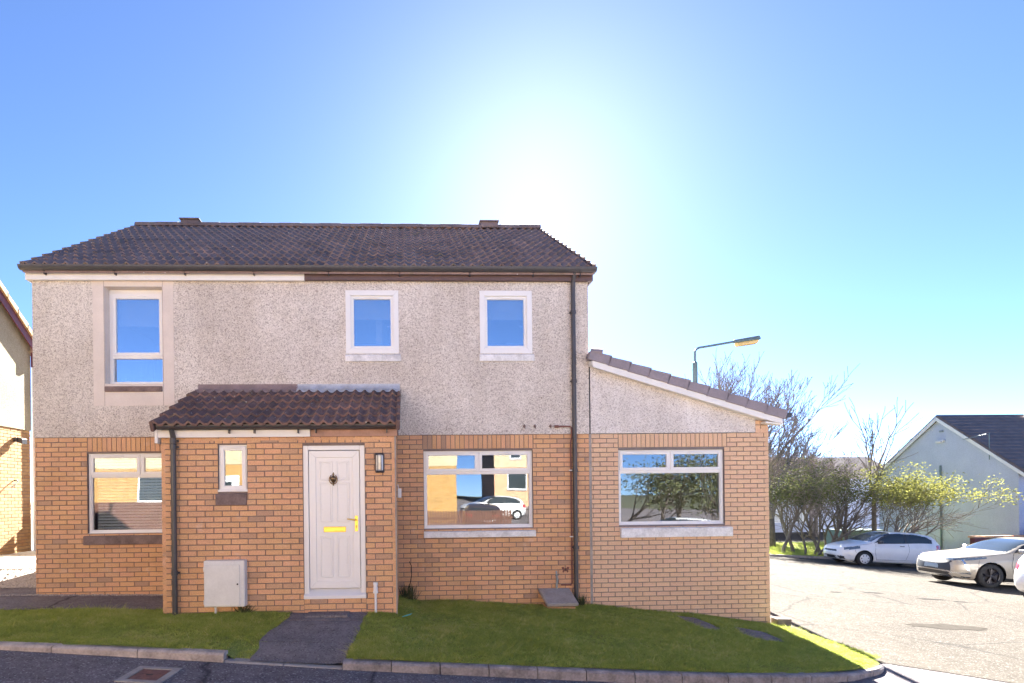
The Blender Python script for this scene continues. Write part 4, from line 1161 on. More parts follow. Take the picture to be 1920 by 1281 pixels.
for k in range(36):
    m = MB(); m.box(-2.25 + k * .45, -2.25 + k * .45 + .43, -.04, .26, 1.371, 1.45 + .004 * (k % 3)); m.build('coping', M['brick'], gw)
m = MB(); m.box(1.0, 14, .02, .2, 1.45, 1.68); m.build('fence_panel', M['wood_fence'], gw)

# ------------------------------------------------------------------ far buildings and fence
fh = tag(empty('far_house', (29.5, 47, -1.9)), 'distant pale house with dark roof half hidden behind the shrubs', 'house')
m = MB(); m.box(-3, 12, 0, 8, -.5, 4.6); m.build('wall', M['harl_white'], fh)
m = MB(); m.prism([(-.5, 4.5), (4, 6.6), (8.5, 4.5)], -3.4, 12.4, 'x'); m.build('roof', M['tile_far'], fh)
for x in (-1.6, .6, 2.8):
    for z in (.9, 3.0):
        m = MB(); rect_frame(m, x, x + 1.1, z, z + 1.1, .08, -.05, .03); f = m.build('window', M['upvc'], fh)
        m = MB(); m.box(x + .07, x + 1.03, -.02, .02, z + .07, z + 1.03); m.build('pane', M['car_glass'], f)
rf = tag(empty('red_fence', (28.0, 58, -1.9)), 'long red brown boarded fence across the far road', 'fence')
x = -9
while x < 10:
    m = MB(); m.box(x, x + .45, -.02, .02, 0, 2.2 + random.uniform(-.03, .03)); m.build('board', M['wood_fence'], rf); x += .5
gbx = tag(empty('garden_shed', (24.6, 31.5, -1.75)), 'low dark green box shed behind the shrub trunks', 'shed')
m = MB(); m.box(-.6, 1.6, -.5, .8, -.2, 1.1); m.build('wall', M['galv'], gbx)
m = MB(); m.prism([(-.7, 1.1), (1.7, 1.1), (1.7, 1.17), (-.7, 1.17)], -.6, .9); m.build('lid', M['galv'], gbx)
# grass verge behind the cars, with its kerb
m = MB(); m.sheet(lin(10, 27.5, .5), lin(26.6, 37, .5), lambda x, y: road_z(x, y) + .10); struct(m.build('verge', M['grass_ground'], smooth=True))
kr = None
for k in range(19):
    x = 10 + k * .92
    m = MB(); za, zb_ = road_z(x, 26.6), road_z(x + .9, 26.6)
    m.hexa([(x, 26.45, za - .1), (x + .905, 26.45, zb_ - .1), (x + .905, 26.6, zb_ - .1), (x, 26.6, za - .1), (x, 26.45, za + .11), (x + .905, 26.45, zb_ + .11), (x + .905, 26.6, zb_ + .11), (x, 26.6, za + .11)])
    o = m.build('kerb' if kr is None else 'kerb_stone', M['kerb'], kr)
    if kr is None: kr = struct(o)

# ------------------------------------------------------------------ cars
def pchip(tab, x):
    xs = np.array([t[0] for t in tab]); ys = np.array([t[1] for t in tab])
    d = np.diff(ys) / np.diff(xs); mm = np.zeros(len(xs)); mm[0], mm[-1] = d[0], d[-1]
    for i in range(1, len(xs) - 1): mm[i] = 0 if d[i - 1] * d[i] <= 0 else 2 * d[i - 1] * d[i] / (d[i - 1] + d[i])
    i = int(np.clip(np.searchsorted(xs, x) - 1, 0, len(xs) - 2)); h = xs[i + 1] - xs[i]; t = (x - xs[i]) / h
    return float((2 * t**3 - 3 * t**2 + 1) * ys[i] + (t**3 - 2 * t**2 + t) * h * mm[i] + (-2 * t**3 + 3 * t**2) * ys[i + 1] + (t**3 - t**2) * h * mm[i + 1])
def in_poly(px, pz, poly):
    c = False; n = len(poly); j = n - 1
    for i in range(n):
        xi, zi = poly[i]; xj, zj = poly[j]
        if (zi > pz) != (zj > pz) and px < (xj - xi) * (pz - zi) / (zj - zi) + xi: c = not c
        j = i
    return c

def build_car(name, S, body_mat, wheel_style):
    """S: profile tables. x runs from nose (0) to tail; y to the far side; z up. Returns an Empty."""
    root = empty(name)
    L = S['L']; n = 150
    ts = np.linspace(0, 1, n); xs = L * (ts - .06 * np.sin(2 * math.pi * ts) / (2 * math.pi) * 2)
    ring_lo, ring_up = 16, 20
    V = []
    for x in xs:
        zt, zb, zl, wd = pchip(S['top'], x), pchip(S['bot'], x), pchip(S['belt'], x), pchip(S['half'], x)
        zl = min(zl, zt - .02)
        half = [(0., zb), (wd * .5, zb)]
        for i in range(ring_lo):
            s_ = i / (ring_lo - 1)
            bul = .90 + .10 * math.sin(math.pi * min(1, .12 + s_ * .75))
            if s_ < .12: bul -= .05 * (1 - s_ / .12)
            crease = .010 * math.exp(-((s_ - .78) / .08) ** 2)
            half.append((wd * bul + crease * (wd > .7), zb + (zl - zb) * s_))
        wb = half[-1][0]
        H_ = zt - zl
        ne = 2.6 + 2.2 * smooth01((H_ - .1) / .25)
        for i in range(1, ring_up + 1):
            th = math.pi / 2 * i / ring_up
            c_, s_ = max(0, math.cos(th)), math.sin(th)
            y = wb * c_ ** (2 / ne); z = zl + H_ * s_ ** (2 / ne)
            y *= 1 - .42 * max(0, (z - zl)) * smooth01((H_ - .1) / .25)
            half.append((y, z))
        V.append(half)
    k = len(V[0]); nf = 2 * k - 2
    verts = []
    for x, half in zip(xs, V):
        full = half + [(-y, z) for (y, z) in half[-2:0:-1]]
        verts += [[x, y, z] for (y, z) in full]
    verts = np.array(verts)
    # snap rows of vertices to the wheel-arch circle
    ra = S['wr'] + .055
    for ax in S['axles']:
        dx, dz = verts[:, 0] - ax, verts[:, 2] - S['wr']
        d = np.hypot(dx, dz); msk = (np.abs(d - ra) < .024) & (np.abs(verts[:, 1]) > .5)
        verts[msk, 0] = ax + dx[msk] / d[msk] * ra; verts[msk, 2] = S['wr'] + dz[msk] / d[msk] * ra
    faces = []
    for i in range(n - 1):
        for j in range(nf):
            faces.append((i * nf + j, (i + 1) * nf + j, (i + 1) * nf + (j + 1) % nf, i * nf + (j + 1) % nf))
    for (r_i, sg) in ((0, -1), (n - 1, 1)):
        ring = verts[r_i * nf:(r_i + 1) * nf]; zc = (ring[:, 2].max() + ring[:, 2].min()) / 2; prev = list(range(r_i * nf, (r_i + 1) * nf))
        NR = 12
        for q in range(1, NR):
            sc_ = 1 - q / NR; bl = sg * .07 * (1 - sc_ ** 2.5)
            base = len(verts); nr = ring.copy(); nr[:, 1] *= sc_; nr[:, 2] = zc + (nr[:, 2] - zc) * sc_; nr[:, 0] += bl
            verts = np.vstack([verts, nr]); cur = list(range(base, base + nf))
            for j in range(nf): faces.append((prev[j], prev[(j + 1) % nf], cur[(j + 1) % nf], cur[j]))
            prev = cur
        faces.append(tuple(prev))
    buckets = {}
    for f in faces:
        p = verts[list(f)]; c = p.mean(0)
        nn = np.cross(p[2] - p[0], p[min(3, len(p) - 1)] - p[1]); ln = np.linalg.norm(nn); nn = nn / ln if ln > 0 else nn
        nn = -nn if (nn[1] * c[1] < 0) else nn
        key = S['classify'](c, nn)
        if key == 'hole': continue
        buckets.setdefault(key, []).append(f)
    spec = {'body': ('body', body_mat), 'windscreen': ('windscreen', M['car_glass']), 'rear_window': ('rear_window', M['car_glass']), 'side_l': ('side_window', M['car_glass']), 'side_r': ('side_window', M['car_glass']),
            'qtr_l': ('quarter_window', M['car_glass']), 'qtr_r': ('quarter_window', M['car_glass']),
            'head_l': ('headlight', M['lamp_dark']), 'head_r': ('headlight', M['lamp_dark']), 'tail_l': ('tail_light', M['lamp_red']), 'tail_r': ('tail_light', M['lamp_red']),
            'grille': ('grille', M['trim']), 'intake': ('lower_grille', M['trim']), 'chrome': ('front_trim', M['chrome']), 'trim': ('window_trim', M['trim']), 'sill': ('sill_trim', M['trim']), 'plate': ('number_plate', M['box_white']), 'plate_dark': ('number_plate', M['steel'])}
    for key, fs in buckets.items():
        idx = sorted({i for f in fs for i in f}); mp = {a: b for b, a in enumerate(idx)}
        me = bpy.data.meshes.new(spec[key][0]); me.from_pydata([tuple(verts[i]) for i in idx], [], [tuple(mp[i] for i in f) for f in fs])
        me.materials.append(spec[key][1]); me.polygons.foreach_set('use_smooth', [True] * len(me.polygons)); me.update()
        bm = bmesh.new(); bm.from_mesh(me); bmesh.ops.recalc_face_normals(bm, faces=bm.faces); bm.to_mesh(me); bm.free()
        link(spec[key][0], me, root)
    # wheels
    for ax in S['axles']:
        for sy in (-1, 1):
            r_ = S['wr']; yo = sy * S['track']; rr = r_ * .66; wdt = .2
            m = MB()
            pr = [(rr, -wdt / 2), (r_ * .90, -wdt / 2), (r_ * .985, -wdt / 2 + .025), (r_, -wdt / 2 + .05), (r_, wdt / 2 - .05), (r_ * .985, wdt / 2 - .025), (r_ * .90, wdt / 2), (rr, wdt / 2)]
            m.lathe(pr, (0, 0, 0), (0, sy, 0), 36)
            wh = m.build('wheel', M['tyre'], root, smooth=True); wh.location = (ax, yo, r_)
            m = MB(); m.lathe([(r_ * .67, -wdt / 2 + .01), (r_ * .67, wdt / 2 - .004), (r_ * .62, wdt / 2 - .012), (r_ * .60, wdt / 2 - .05), (0, wdt / 2 - .06)], (0, 0, 0), (0, sy, 0), 30); m.build('rim', M['alloy_dark'], wh, smooth=False)
            m = MB(); e_ = wdt / 2
            if wheel_style == 'hubcap':
                m.lathe([(r_ * .645, e_ - .008), (r_ * .60, e_ + .004), (r_ * .40, e_ + .010), (r_ * .18, e_ + .012), (0, e_ + .018)], (0, 0, 0), (0, sy, 0), 30)
                m.build('hubcap', M['hubcap'], wh, smooth=True)
                m = MB()
                for q in range(7):
                    a_ = 2 * math.pi * q / 7 + .3
                    m.lathe([(0, e_ + .013), (r_ * .075, e_ + .013), (r_ * .075, e_)], (math.cos(a_) * r_ * .46, 0, math.sin(a_) * r_ * .46), (0, sy, 0), 10)
                m.build('hubcap_slots', M['dark'], wh)
            else:
                for q in range(5):
                    for off in (-.13, .13):
                        a_ = 2 * math.pi * q / 5 + .5
                        p0 = Vector((math.cos(a_) * r_ * .12, sy * (e_ - .012), math.sin(a_) * r_ * .12)); p1 = Vector((math.cos(a_ + off) * r_ * .64, sy * (e_ - .004), math.sin(a_ + off) * r_ * .64))
                        m.tube([p0, p1], [.026, .018], 6)
                m.lathe([(0, e_ + .006), (r_ * .14, e_ + .002), (r_ * .16, e_ - .02)], (0, 0, 0), (0, sy, 0), 16)
                m.build('spokes', M['alloy_dark'], wh)
    # wheel-arch liners and underside
    for ax in S['axles']:
        for sy in (-1, 1):
            k2 = 18; m = MB()
            for i in range(k2):
                a0, a1 = math.pi * (-.12 + 1.24 * i / k2), math.pi * (-.12 + 1.24 * (i + 1) / k2)
                yi, yo = sy * .42, sy * (S['track'] + .055)
                m.quad([(ax + (ra + .004) * math.cos(a0), yi, S['wr'] + (ra + .004) * math.sin(a0)), (ax + (ra + .004) * math.cos(a1), yi, S['wr'] + (ra + .004) * math.sin(a1)), (ax + (ra + .004) * math.cos(a1), yo, S['wr'] + (ra + .004) * math.sin(a1)), (ax + (ra + .004) * math.cos(a0), yo, S['wr'] + (ra + .004) * math.sin(a0))])
            m.quad([(ax + (ra + .004) * math.cos(math.pi * (-.12 + 1.24 * i / k2)), sy * .42, S['wr'] + (ra + .004) * math.sin(math.pi * (-.12 + 1.24 * i / k2))) for i in range(k2 + 1)])
            m.build('arch_liner', M['dark'], root)
    # door shut lines, handles, mirrors, wipers
    def surf_y(x, z):
        i = int(np.argmin(np.abs(xs - x))); h = V[i]
        best = min(range(2, len(h)), key=lambda q: abs(h[q][1] - z) + (0 if h[q][0] > .3 else 1))
        return h[best][0]
    for sy in (-1, 1):
        m = MB()
        for line in S['seams']:
            pts = []
            for (a_, b_), (c_, d_) in zip(line, line[1:]):
                for t in np.linspace(0, 1, 9): pts.append((a_ + (c_ - a_) * t, b_ + (d_ - b_) * t))
            m.tube([(x, sy * (surf_y(x, z) + .001), z) for x, z in pts], .0045, 4, cap=False)
        m.build('door_seam', M['trim'], root)
        for (hx, hz) in S['handles']:
            m = MB(); y = surf_y(hx, hz); m.hexa([(hx - .09, sy * (y - .01), hz - .014), (hx + .09, sy * (y - .01), hz - .014), (hx + .09, sy * (y + .03), hz - .012), (hx - .09, sy * (y + .03), hz - .012), (hx - .09, sy * (y - .01), hz + .014), (hx + .09, sy * (y - .01), hz + .014), (hx + .09, sy * (y + .03), hz + .012), (hx - .09, sy * (y + .03), hz + .012)]); m.build('door_handle', M['trim'] if wheel_style == 'hubcap' else body_mat, root, bevel=.01)
        mx, mz = S['mirror']; y = surf_y(mx, mz)
        m = MB(); m.hexa([(mx - .06, sy * (y + .02), mz - .05), (mx + .08, sy * (y + .03), mz - .05), (mx + .05, sy * (y + .2), mz - .045), (mx - .03, sy * (y + .21), mz - .045), (mx - .05, sy * (y + .02), mz + .06), (mx + .07, sy * (y + .03), mz + .07), (mx + .04, sy * (y + .2), mz + .075), (mx - .02, sy * (y + .21), mz + .065)])
        mi_ = m.build('wing_mirror', M['trim'] if S.get('dark_mirror') else body_mat, root, bevel=.03, seg=3)
        m = MB(); m.tube([(mx + .03, sy * (y - .05), mz - .06), (mx + .02, sy * (y + .07), mz - .02)], .025, 6); m.build('mirror_arm', M['trim'], mi_)
    return root

def classify_hatch(c, nn):
    x, y, z = c; ay = abs(y); s_ = 'l' if y < 0 else 'r'
    for ax in (.83, 3.30):
        if math.hypot(x - ax, z - .30) < .354 and ay > .45: return 'hole'
    if nn[2] < .85 and abs(nn[1]) > .25:
        if in_poly(x, z, [(1.28, .985), (2.42, 1.045), (2.42, 1.37), (2.1, 1.36), (1.85, 1.31), (1.58, 1.19)]): return 'side_' + s_
        if in_poly(x, z, [(2.48, 1.05), (3.34, 1.10), (3.50, 1.15), (3.25, 1.29), (2.85, 1.355), (2.48, 1.37)]): return 'qtr_' + s_
        if in_poly(x, z, [(1.20, .96), (3.46, 1.08), (3.56, 1.15), (3.28, 1.31), (2.85, 1.38), (2.1, 1.39), (1.82, 1.34), (1.52, 1.21)]): return 'trim'
    if 1.04 < x < 1.93 and nn[2] > .2 and ay < .70 - .16 * (x - 1.1) and z > 1.02 and abs(nn[1]) < .6: return 'windscreen'
    if 3.60 < x < 3.86 and ay < .52 and z > 1.08: return 'rear_window'
    if x > 3.66 and .80 < z < 1.0 and ay > .50: return 'tail_' + s_
    if .12 < x < .66 and ay > .42 and .605 + .16 * x < z < .70 + .19 * x and nn[2] < .96: return 'head_' + s_
    if x < .12 and ay < .38 and .54 < z < .615: return 'grille'
    if x < .06 and ay < .26 and .43 < z < .52: return 'plate'
    if x < .30 and .25 < z < .37 and (ay < .33 or .42 < ay < .66): return 'intake'
    return 'body'
HATCH = dict(L=4.03, wr=.30, axles=(.83, 3.30), track=.735, mirror=(1.42, 1.0), dark_mirror=True, handles=[(2.28, .88)],
    top=[(0, .64), (.04, .72), (.15, .80), (.4, .88), (.75, .96), (1.02, 1.02), (1.32, 1.17), (1.66, 1.34), (2.0, 1.43), (2.4, 1.455), (2.9, 1.45), (3.3, 1.415), (3.58, 1.36), (3.74, 1.22), (3.88, 1.06), (3.97, .96), (4.03, .82)],
    bot=[(0, .33), (.06, .24), (.3, .19), (1.2, .18), (2.9, .19), (3.6, .24), (3.9, .33), (4.03, .45)],
    belt=[(0, .58), (.15, .66), (.5, .76), (1.0, .87), (1.3, .93), (2.2, .985), (3.2, 1.045), (3.6, 1.05), (3.85, .98), (4.03, .76)],
    half=[(0, .50), (.05, .60), (.15, .69), (.35, .765), (.7, .82), (1.3, .84), (2.6, .845), (3.3, .83), (3.7, .76), (3.92, .68), (4.03, .58)],
    seams=[[(.34, .74), (.7, .86), (1.12, .945)], [(.50, .70), (.47, .60), (.52, .52)], [(1.30, .30), (2.9, .32)], [(1.26, .93), (1.22, .6), (1.30, .28)], [(2.52, 1.04), (2.56, .7), (2.44, .32), (1.30, .28)]], classify=classify_hatch)
def classify_cross(c, nn):
    x, y, z = c; ay = abs(y); s_ = 'l' if y < 0 else 'r'
    for ax in (.90, 3.575):
        if math.hypot(x - ax, z - .345) < .398 and ay > .45: return 'hole'
    if nn[2] < .85 and abs(nn[1]) > .25:
        if in_poly(x, z, [(1.62, 1.075), (2.62, 1.10), (2.62, 1.40), (2.25, 1.38), (1.95, 1.27)]): return 'side_' + s_
        if in_poly(x, z, [(2.68, 1.10), (3.70, 1.14), (3.45, 1.30), (3.1, 1.375), (2.68, 1.40)]): return 'qtr_' + s_
        if in_poly(x, z, [(1.50, 1.04), (3.74, 1.11), (3.80, 1.16), (3.48, 1.33), (3.1, 1.405), (2.6, 1.43), (2.2, 1.41), (1.88, 1.29)]): return 'trim'
    if 1.30 < x < 2.15 and nn[2] > .2 and ay < .76 - .16 * (x - 1.3) and z > 1.06 and abs(nn[1]) < .6: return 'windscreen'
    if 3.75 < x < 4.15 and ay < .55 and z > 1.1: return 'rear_window'
    if x > 4.0 and .88 < z < 1.02 and ay > .4: return 'tail_' + s_
    if x < .78 and ay > .40 and .735 + .11 * x < z < .79 + .12 * x and nn[2] < .95: return 'head_' + s_
    if x < .34 and ay < .60 and .43 < z < .725 and nn[2] < .8:
        return 'plate_dark' if (ay < .26 and .47 < z < .585) else 'grille'
    if x < .34 and .285 < z < .395 and ay < .58: return 'intake'
    if .60 <= ay < .90 and x < .62:
        if abs(x - (.20 + (.76 - z) * .42)) < .024 and .38 < z < .77: return 'chrome'
        if .37 < z < .405 and x < .36: return 'chrome'
    if x < .40 and .235 < z < .275: return 'chrome'
    if z < .30 and .5 < x < 4: return 'sill'
    return 'body'
CROSS = dict(L=4.40, wr=.345, axles=(.90, 3.575), track=.79, mirror=(1.66, 1.09), handles=[(2.42, .95), (3.35, .97)],
    top=[(0, .70), (.03, .78), (.12, .85), (.4, .92), (.9, .99), (1.28, 1.045), (1.55, 1.17), (1.9, 1.34), (2.25, 1.44), (2.7, 1.475), (3.2, 1.44), (3.6, 1.35), (3.9, 1.22), (4.15, 1.10), (4.33, 1.0), (4.40, .85)],
    bot=[(0, .34), (.06, .25), (.3, .21), (1.3, .20), (3.2, .21), (3.9, .27), (4.25, .36), (4.40, .48)],
    belt=[(0, .64), (.12, .74), (.5, .83), (1.2, .96), (1.7, 1.03), (2.6, 1.065), (3.6, 1.09), (4.0, 1.06), (4.25, .98), (4.40, .80)],
    half=[(0, .62), (.04, .70), (.12, .77), (.3, .84), (.7, .90), (1.4, .905), (2.8, .91), (3.6, .90), (4.0, .84), (4.28, .74), (4.40, .64)],
    seams=[[(.55, .86), (1.0, .955), (1.42, 1.02)], [(.58, .78), (.55, .68), (.56, .60)], [(1.50, 1.02), (1.42, .7), (1.5, .32)], [(2.66, 1.06), (2.68, .7), (2.6, .32), (1.5, .32)], [(3.55, 1.08), (3.4, .75), (3.1, .6), (3.0, .34), (2.6, .32)]], classify=classify_cross)

def seat_car(car, wx, wy, lx, ly, rz):
    """put the wheel at car-local (lx,ly) on the ground at world (wx,wy)"""
    c, s = math.cos(rz), math.sin(rz)
    x0, y0 = wx - (lx * c - ly * s), wy - (lx * s + ly * c)
    e = .5
    gx_ = (road_z(x0 + 2 * c + e, y0) - road_z(x0 + 2 * c - e, y0)) / (2 * e)
    ty = -math.atan(gx_ * c)
    car.location = (x0, y0, road_z(x0, y0) + .003)
    car.rotation_euler = (math.atan(gx_ * -s) , ty, rz)
white = build_car('parked_car', HATCH, M['paint_white'], 'hubcap')
tag(white, 'white three door hatchback with pale hubcaps parked before the shrubs', 'car', 'cars parked on the tarmac')
seat_car(white, 18.55, 22.85, .83, -.735, R(-5))
beige = build_car('parked_car', CROSS, M['paint_beige'], 'spokes')
tag(beige, 'beige crossover with black grille and black alloy wheels on the tarmac', 'car', 'cars parked on the tarmac')
seat_car(beige, 16.5, 15.8, .90, -.79, R(-6))
c3 = copy_tree(white); tag(c3, 'white hatchback beside the beige crossover showing only its tail', 'car', 'cars parked on the tarmac')
seat_car(c3, 14.02, 12.3, 4.03, 0.0, R(178))

# ------------------------------------------------------------------ the far side of the street (seen in the window panes, partly added for its light)
def opp_house(x0, x1, y, base, wins, name, label, dr=None, depth=7.0, mat='brick_opp'):
    h = tag(empty(name, (x0, y, base)), label, 'house'); W_ = x1 - x0
    ops = [(a, a + ww, z, z + hh) for (a, ww, z, hh) in wins] + ([dr] if dr else [])
    m = MB()
    for c in cells(0, W_, -.5, 2.7, ops): m.box(c[0], c[1], -.25, -.02, c[2], c[3])
    m.box(0, W_, -depth, -.251, -.5, 5.0); m.build('wall', M['mortar'], h)
    rest = MB()
    for b in lay(0, W_, -.3, 2.7, ops):
        base_i = len(rest.v); t = random.random()
        for (xx, yy, zz_) in BR_V: rest.v.append((b[0] + xx * (b[1] - b[0]), -.012 - yy * .03, b[2] + zz_ * (b[3] - b[2])))
        for f in BR_F: rest.f.append(tuple(base_i + i for i in f[::-1])); rest.t.append(t); rest.mi.append(0)
    stuff(rest.build('brickwork', M[mat], h, tone=True))
    m = MB()
    for c in cells(-.02, W_ + .02, 2.7, 5.05, ops): m.box(c[0], c[1], -.25, .02, c[2], c[3])
    m.build('upper_wall', M['harl_opp'], h)
    m = MB(); m.prism([(.4, 4.95), (-3.5, 7.4), (-7.4, 4.95)], -.2, W_ + .2, 'x'); m.build('roof', M['tile_far'], h)
    for o_ in ops[:len(wins)]:
        m = MB(); rect_frame(m, o_[0], o_[1], o_[2], o_[3], .07, -.10, -.03); f = m.build('window', M['upvc'], h)
        m = MB(); m.box(o_[0] + .06, o_[1] - .06, -.08, -.07, o_[2] + .06, o_[3] - .06); m.build('pane', M['car_glass'], f)
        m = MB(); m.box(o_[0] - .05, o_[1] + .05, -.02, .05, o_[2] - .1, o_[2] - .005); m.build('sill', M['concrete'], f)
    if dr:
        m = MB(); m.box(dr[0], dr[1], -.1, -.03, dr[2], dr[3]); f = m.build('door', M['upvc'], h)
        m = MB(); m.box(dr[0] + .15, dr[0] + .5, -.04, -.022, 1.1, 1.9); m.build('pane', M['car_glass'], f)
    return h
opp_house(-17, 2.5, -11.5, .45, [(16.9, .6, 1.75, 1.3), (12.0, 1.6, 1.0, 1.3), (3.2, 1.6, 1.0, 1.3), (5.5, .9, 3.3, 1.2), (13.0, .9, 3.3, 1.2), (17.2, .8, 3.3, 1.2)], 'opposite_house', 'sunlit yellow brick house across the street, mirrored in the window panes', dr=(8.3, 9.15, 0.1, 2.2))
opp_house(6.5, 15, -25, 1.0, [(1.0, 1.5, 1.0, 1.3), (5, 1.5, 1.0, 1.3), (1.2, .9, 3.3, 1.2), (5.2, .9, 3.3, 1.2)], 'opposite_house', 'brick house further up the street, mirrored beyond the parked cars', mat='brick')
opp_house(-40, -19.5, -13, .4, [(2, 1.6, 1.0, 1.3), (7, 1.6, 1.0, 1.3), (12, 1.6, 1, 1.3), (17, 1.6, 1, 1.3), (3, .9, 3.3, 1.2), (8, .9, 3.3, 1.2), (13, .9, 3.3, 1.2)], 'opposite_house', 'long yellow brick house added at the unseen end of the street for bounced light')  # out of view, added so its sunlit front bounces light onto the facade
m = MB(); m.sheet(lin(-30, 22, .5), lin(-11.4, -6.2, .4), lambda x, y: road_z(x, y) + .05); struct(m.build('bounce_footway', M['bounce_footway'], smooth=True))  # pale sunlit paving added behind the camera to bounce light onto the facade
ofn = tag(empty('picket_fence', (.7, -4.2, road_z(2, -4.2))), 'brown close boarded picket fence mirrored in the wide window', 'fence')
for k in range(32):
    m = MB(); x = k * .105; m.prism([(x, .05), (x + .085, .05), (x + .085, 1.30), (x + .0425, 1.36), (x, 1.30)], 0, .02); m.build('picket', M['wood_fence'], ofn)
m = MB(); m.box(0, 3.4, -.05, -.001, .3, .38); m.box(0, 3.4, -.05, -.001, 1.0, 1.08); m.build('rail', M['wood_fence'], ofn)
of2 = tag(empty('reflection_fence', (-19, -5.2, .1)), 'long dark boarded fence added across the street to darken the view mirrored over the blinds', 'fence')  # added so the left window mirrors something dark and its slats show
for k in range(88):
    m = MB(); x = k * .125; m.box(x, x + .12, 0, .02, -.3, 1.36 + random.uniform(-.01, .01)); m.build('board', M['wood_fence'], of2)
m = MB(); m.box(0, 11, -.05, -.001, .3, .38); m.box(0, 11, -.05, -.001, 1.0, 1.08); m.build('rail', M['wood_fence'], of2)
oc = build_car('parked_car', CROSS, M['paint_grey'], 'spokes'); tag(oc, 'dark grey car mirrored behind the picket fence', 'car', 'cars parked across the street')
seat_car(oc, 3.3, -8.0, 2.2, 0, R(96))
c4 = copy_tree(white); tag(c4, 'white hatchback mirrored in the extension window', 'car', 'cars parked across the street'); seat_car(c4, 11.2, -5.6, 2.0, 0, R(12))
c5 = copy_tree(white); tag(c5, 'white hatchback mirrored in front of the brick house up the street', 'car', 'cars parked across the street'); seat_car(c5, 5.2, -17.5, 2.0, 0, R(-14))

# ------------------------------------------------------------------ trees
def grow(m, p, d, length, rad, depth, spread, up_bias, rnd, tips, min_r=.004, seg=3, kids=(2, 4), k0=6, shrink=(.55, .8)):
    pts = [Vector(p)]; rads = [rad]; dd = Vector(d).normalized()
    for i in range(seg):
        dd = (dd + Vector((rnd.gauss(0, .13), rnd.gauss(0, .13), rnd.gauss(0, .08) + up_bias))).normalized()
        pts.append(pts[-1] + dd * (length / seg)); rads.append(max(min_r, rad * (1 - .45 * (i + 1) / seg)))
    m.tube(pts, rads, max(3, k0), cap=False)
    if depth <= 0:
        tips.append((pts[-1], dd)); return
    for c in range(rnd.randint(*kids)):
        i = rnd.randint(1, seg); q = pts[i]
        ax = dd.orthogonal().normalized(); ax.rotate(Matrix.Rotation(rnd.uniform(0, 2 * math.pi), 3, dd))
        nd = dd.copy(); nd.rotate(Matrix.Rotation(rnd.uniform(spread * .5, spread * 1.2), 3, ax))
        grow(m, q, nd, length * rnd.uniform(*shrink), max(min_r, rads[i] * rnd.uniform(.5, .75)), depth - 1, spread, up_bias, rnd, tips, min_r, seg, kids, max(3, k0 - 1), shrink)
    grow(m, pts[-1], dd, length * rnd.uniform(.6, .85), rads[-1], depth - 1, spread, up_bias, rnd, tips, min_r, seg, kids, max(3, k0 - 1), shrink)
def bare_tree(name, label, x, y, h, seed, spread=.55, lean=(0, 0), depth=5, trunk=.3, group=None, mat='bark', twig='twig', kids=(2, 3), min_r=.012, up=.05, rad=.022):
    rnd = random.Random(seed); z = road_z(x, y) + .0
    t = tag(empty(name, (x, y, z)), label, 'tree', group)
    m = MB(); tips = []
    top = Vector((lean[0] * trunk, lean[1] * trunk, h * trunk))
    m.tube([(0, 0, -.3), (top.x * .4, top.y * .4, top.z * .45), tuple(top)], [h * rad * 1.2, h * rad, h * rad * .8], 9); m.build('trunk', M[mat], t, smooth=True)
    m = MB()
    for k in range(4 + rnd.randint(0, 2)):
        a = rnd.uniform(0, 2 * math.pi); s_ = rnd.uniform(.15, spread)
        grow(m, top * rnd.uniform(.75, 1), (math.cos(a) * s_ + lean[0], math.sin(a) * s_ + lean[1], 1), h * .27, h * rad * .62, depth - 1, spread, up, rnd, tips, min_r, 3, kids)
    m.build('crown', M[twig], t)
    return t
G1 = 'bare trees behind the extension'
bare_tree('bare_tree', 'broad leafless tree fanning out beside the extension eaves', 21.6, 33.5, 8.9, 3, .62, depth=6, trunk=.2, group=G1, kids=(2, 3), min_r=.011)
bare_tree('bare_tree', 'leafless tree top showing above the extension roof near the lamp post', 22.0, 41, 11.8, 5, .5, depth=6, group=G1, kids=(2, 2), min_r=.014)
bare_tree('bare_tree', 'leafless tree crown rising above the lower end of the extension roof', 23.4, 38, 11.2, 9, .5, depth=6, group=G1, kids=(2, 2), min_r=.014)
bare_tree('bare_tree', 'thin nearly dead tree with a forked top above the shrubs', 23.0, 27.6, 6.6, 14, .55, depth=4, trunk=.5, kids=(1, 2), min_r=.012, mat='bark_pale', twig='bark_pale', rad=.016)
for i, (x, y, h, lab) in enumerate([(25.5, 41, 7.2, 'twiggy purple brown tree behind the stout evergreen tree'), (28, 44, 7.6, 'twiggy purple brown tree behind the thin nearly dead tree'), (30.5, 42, 7.0, 'twiggy purple brown tree in front of the distant pale house'), (33, 46, 7.8, 'twiggy purple brown tree behind the white gable house'), (22.5, 44, 6.8, 'twiggy purple brown tree far behind the extension corner')]):
    bare_tree('bare_tree', lab, x, y, h, 40 + i, .75, depth=6, trunk=.2, group='leafless trees in the far row', kids=(2, 3), min_r=.014, up=.02)

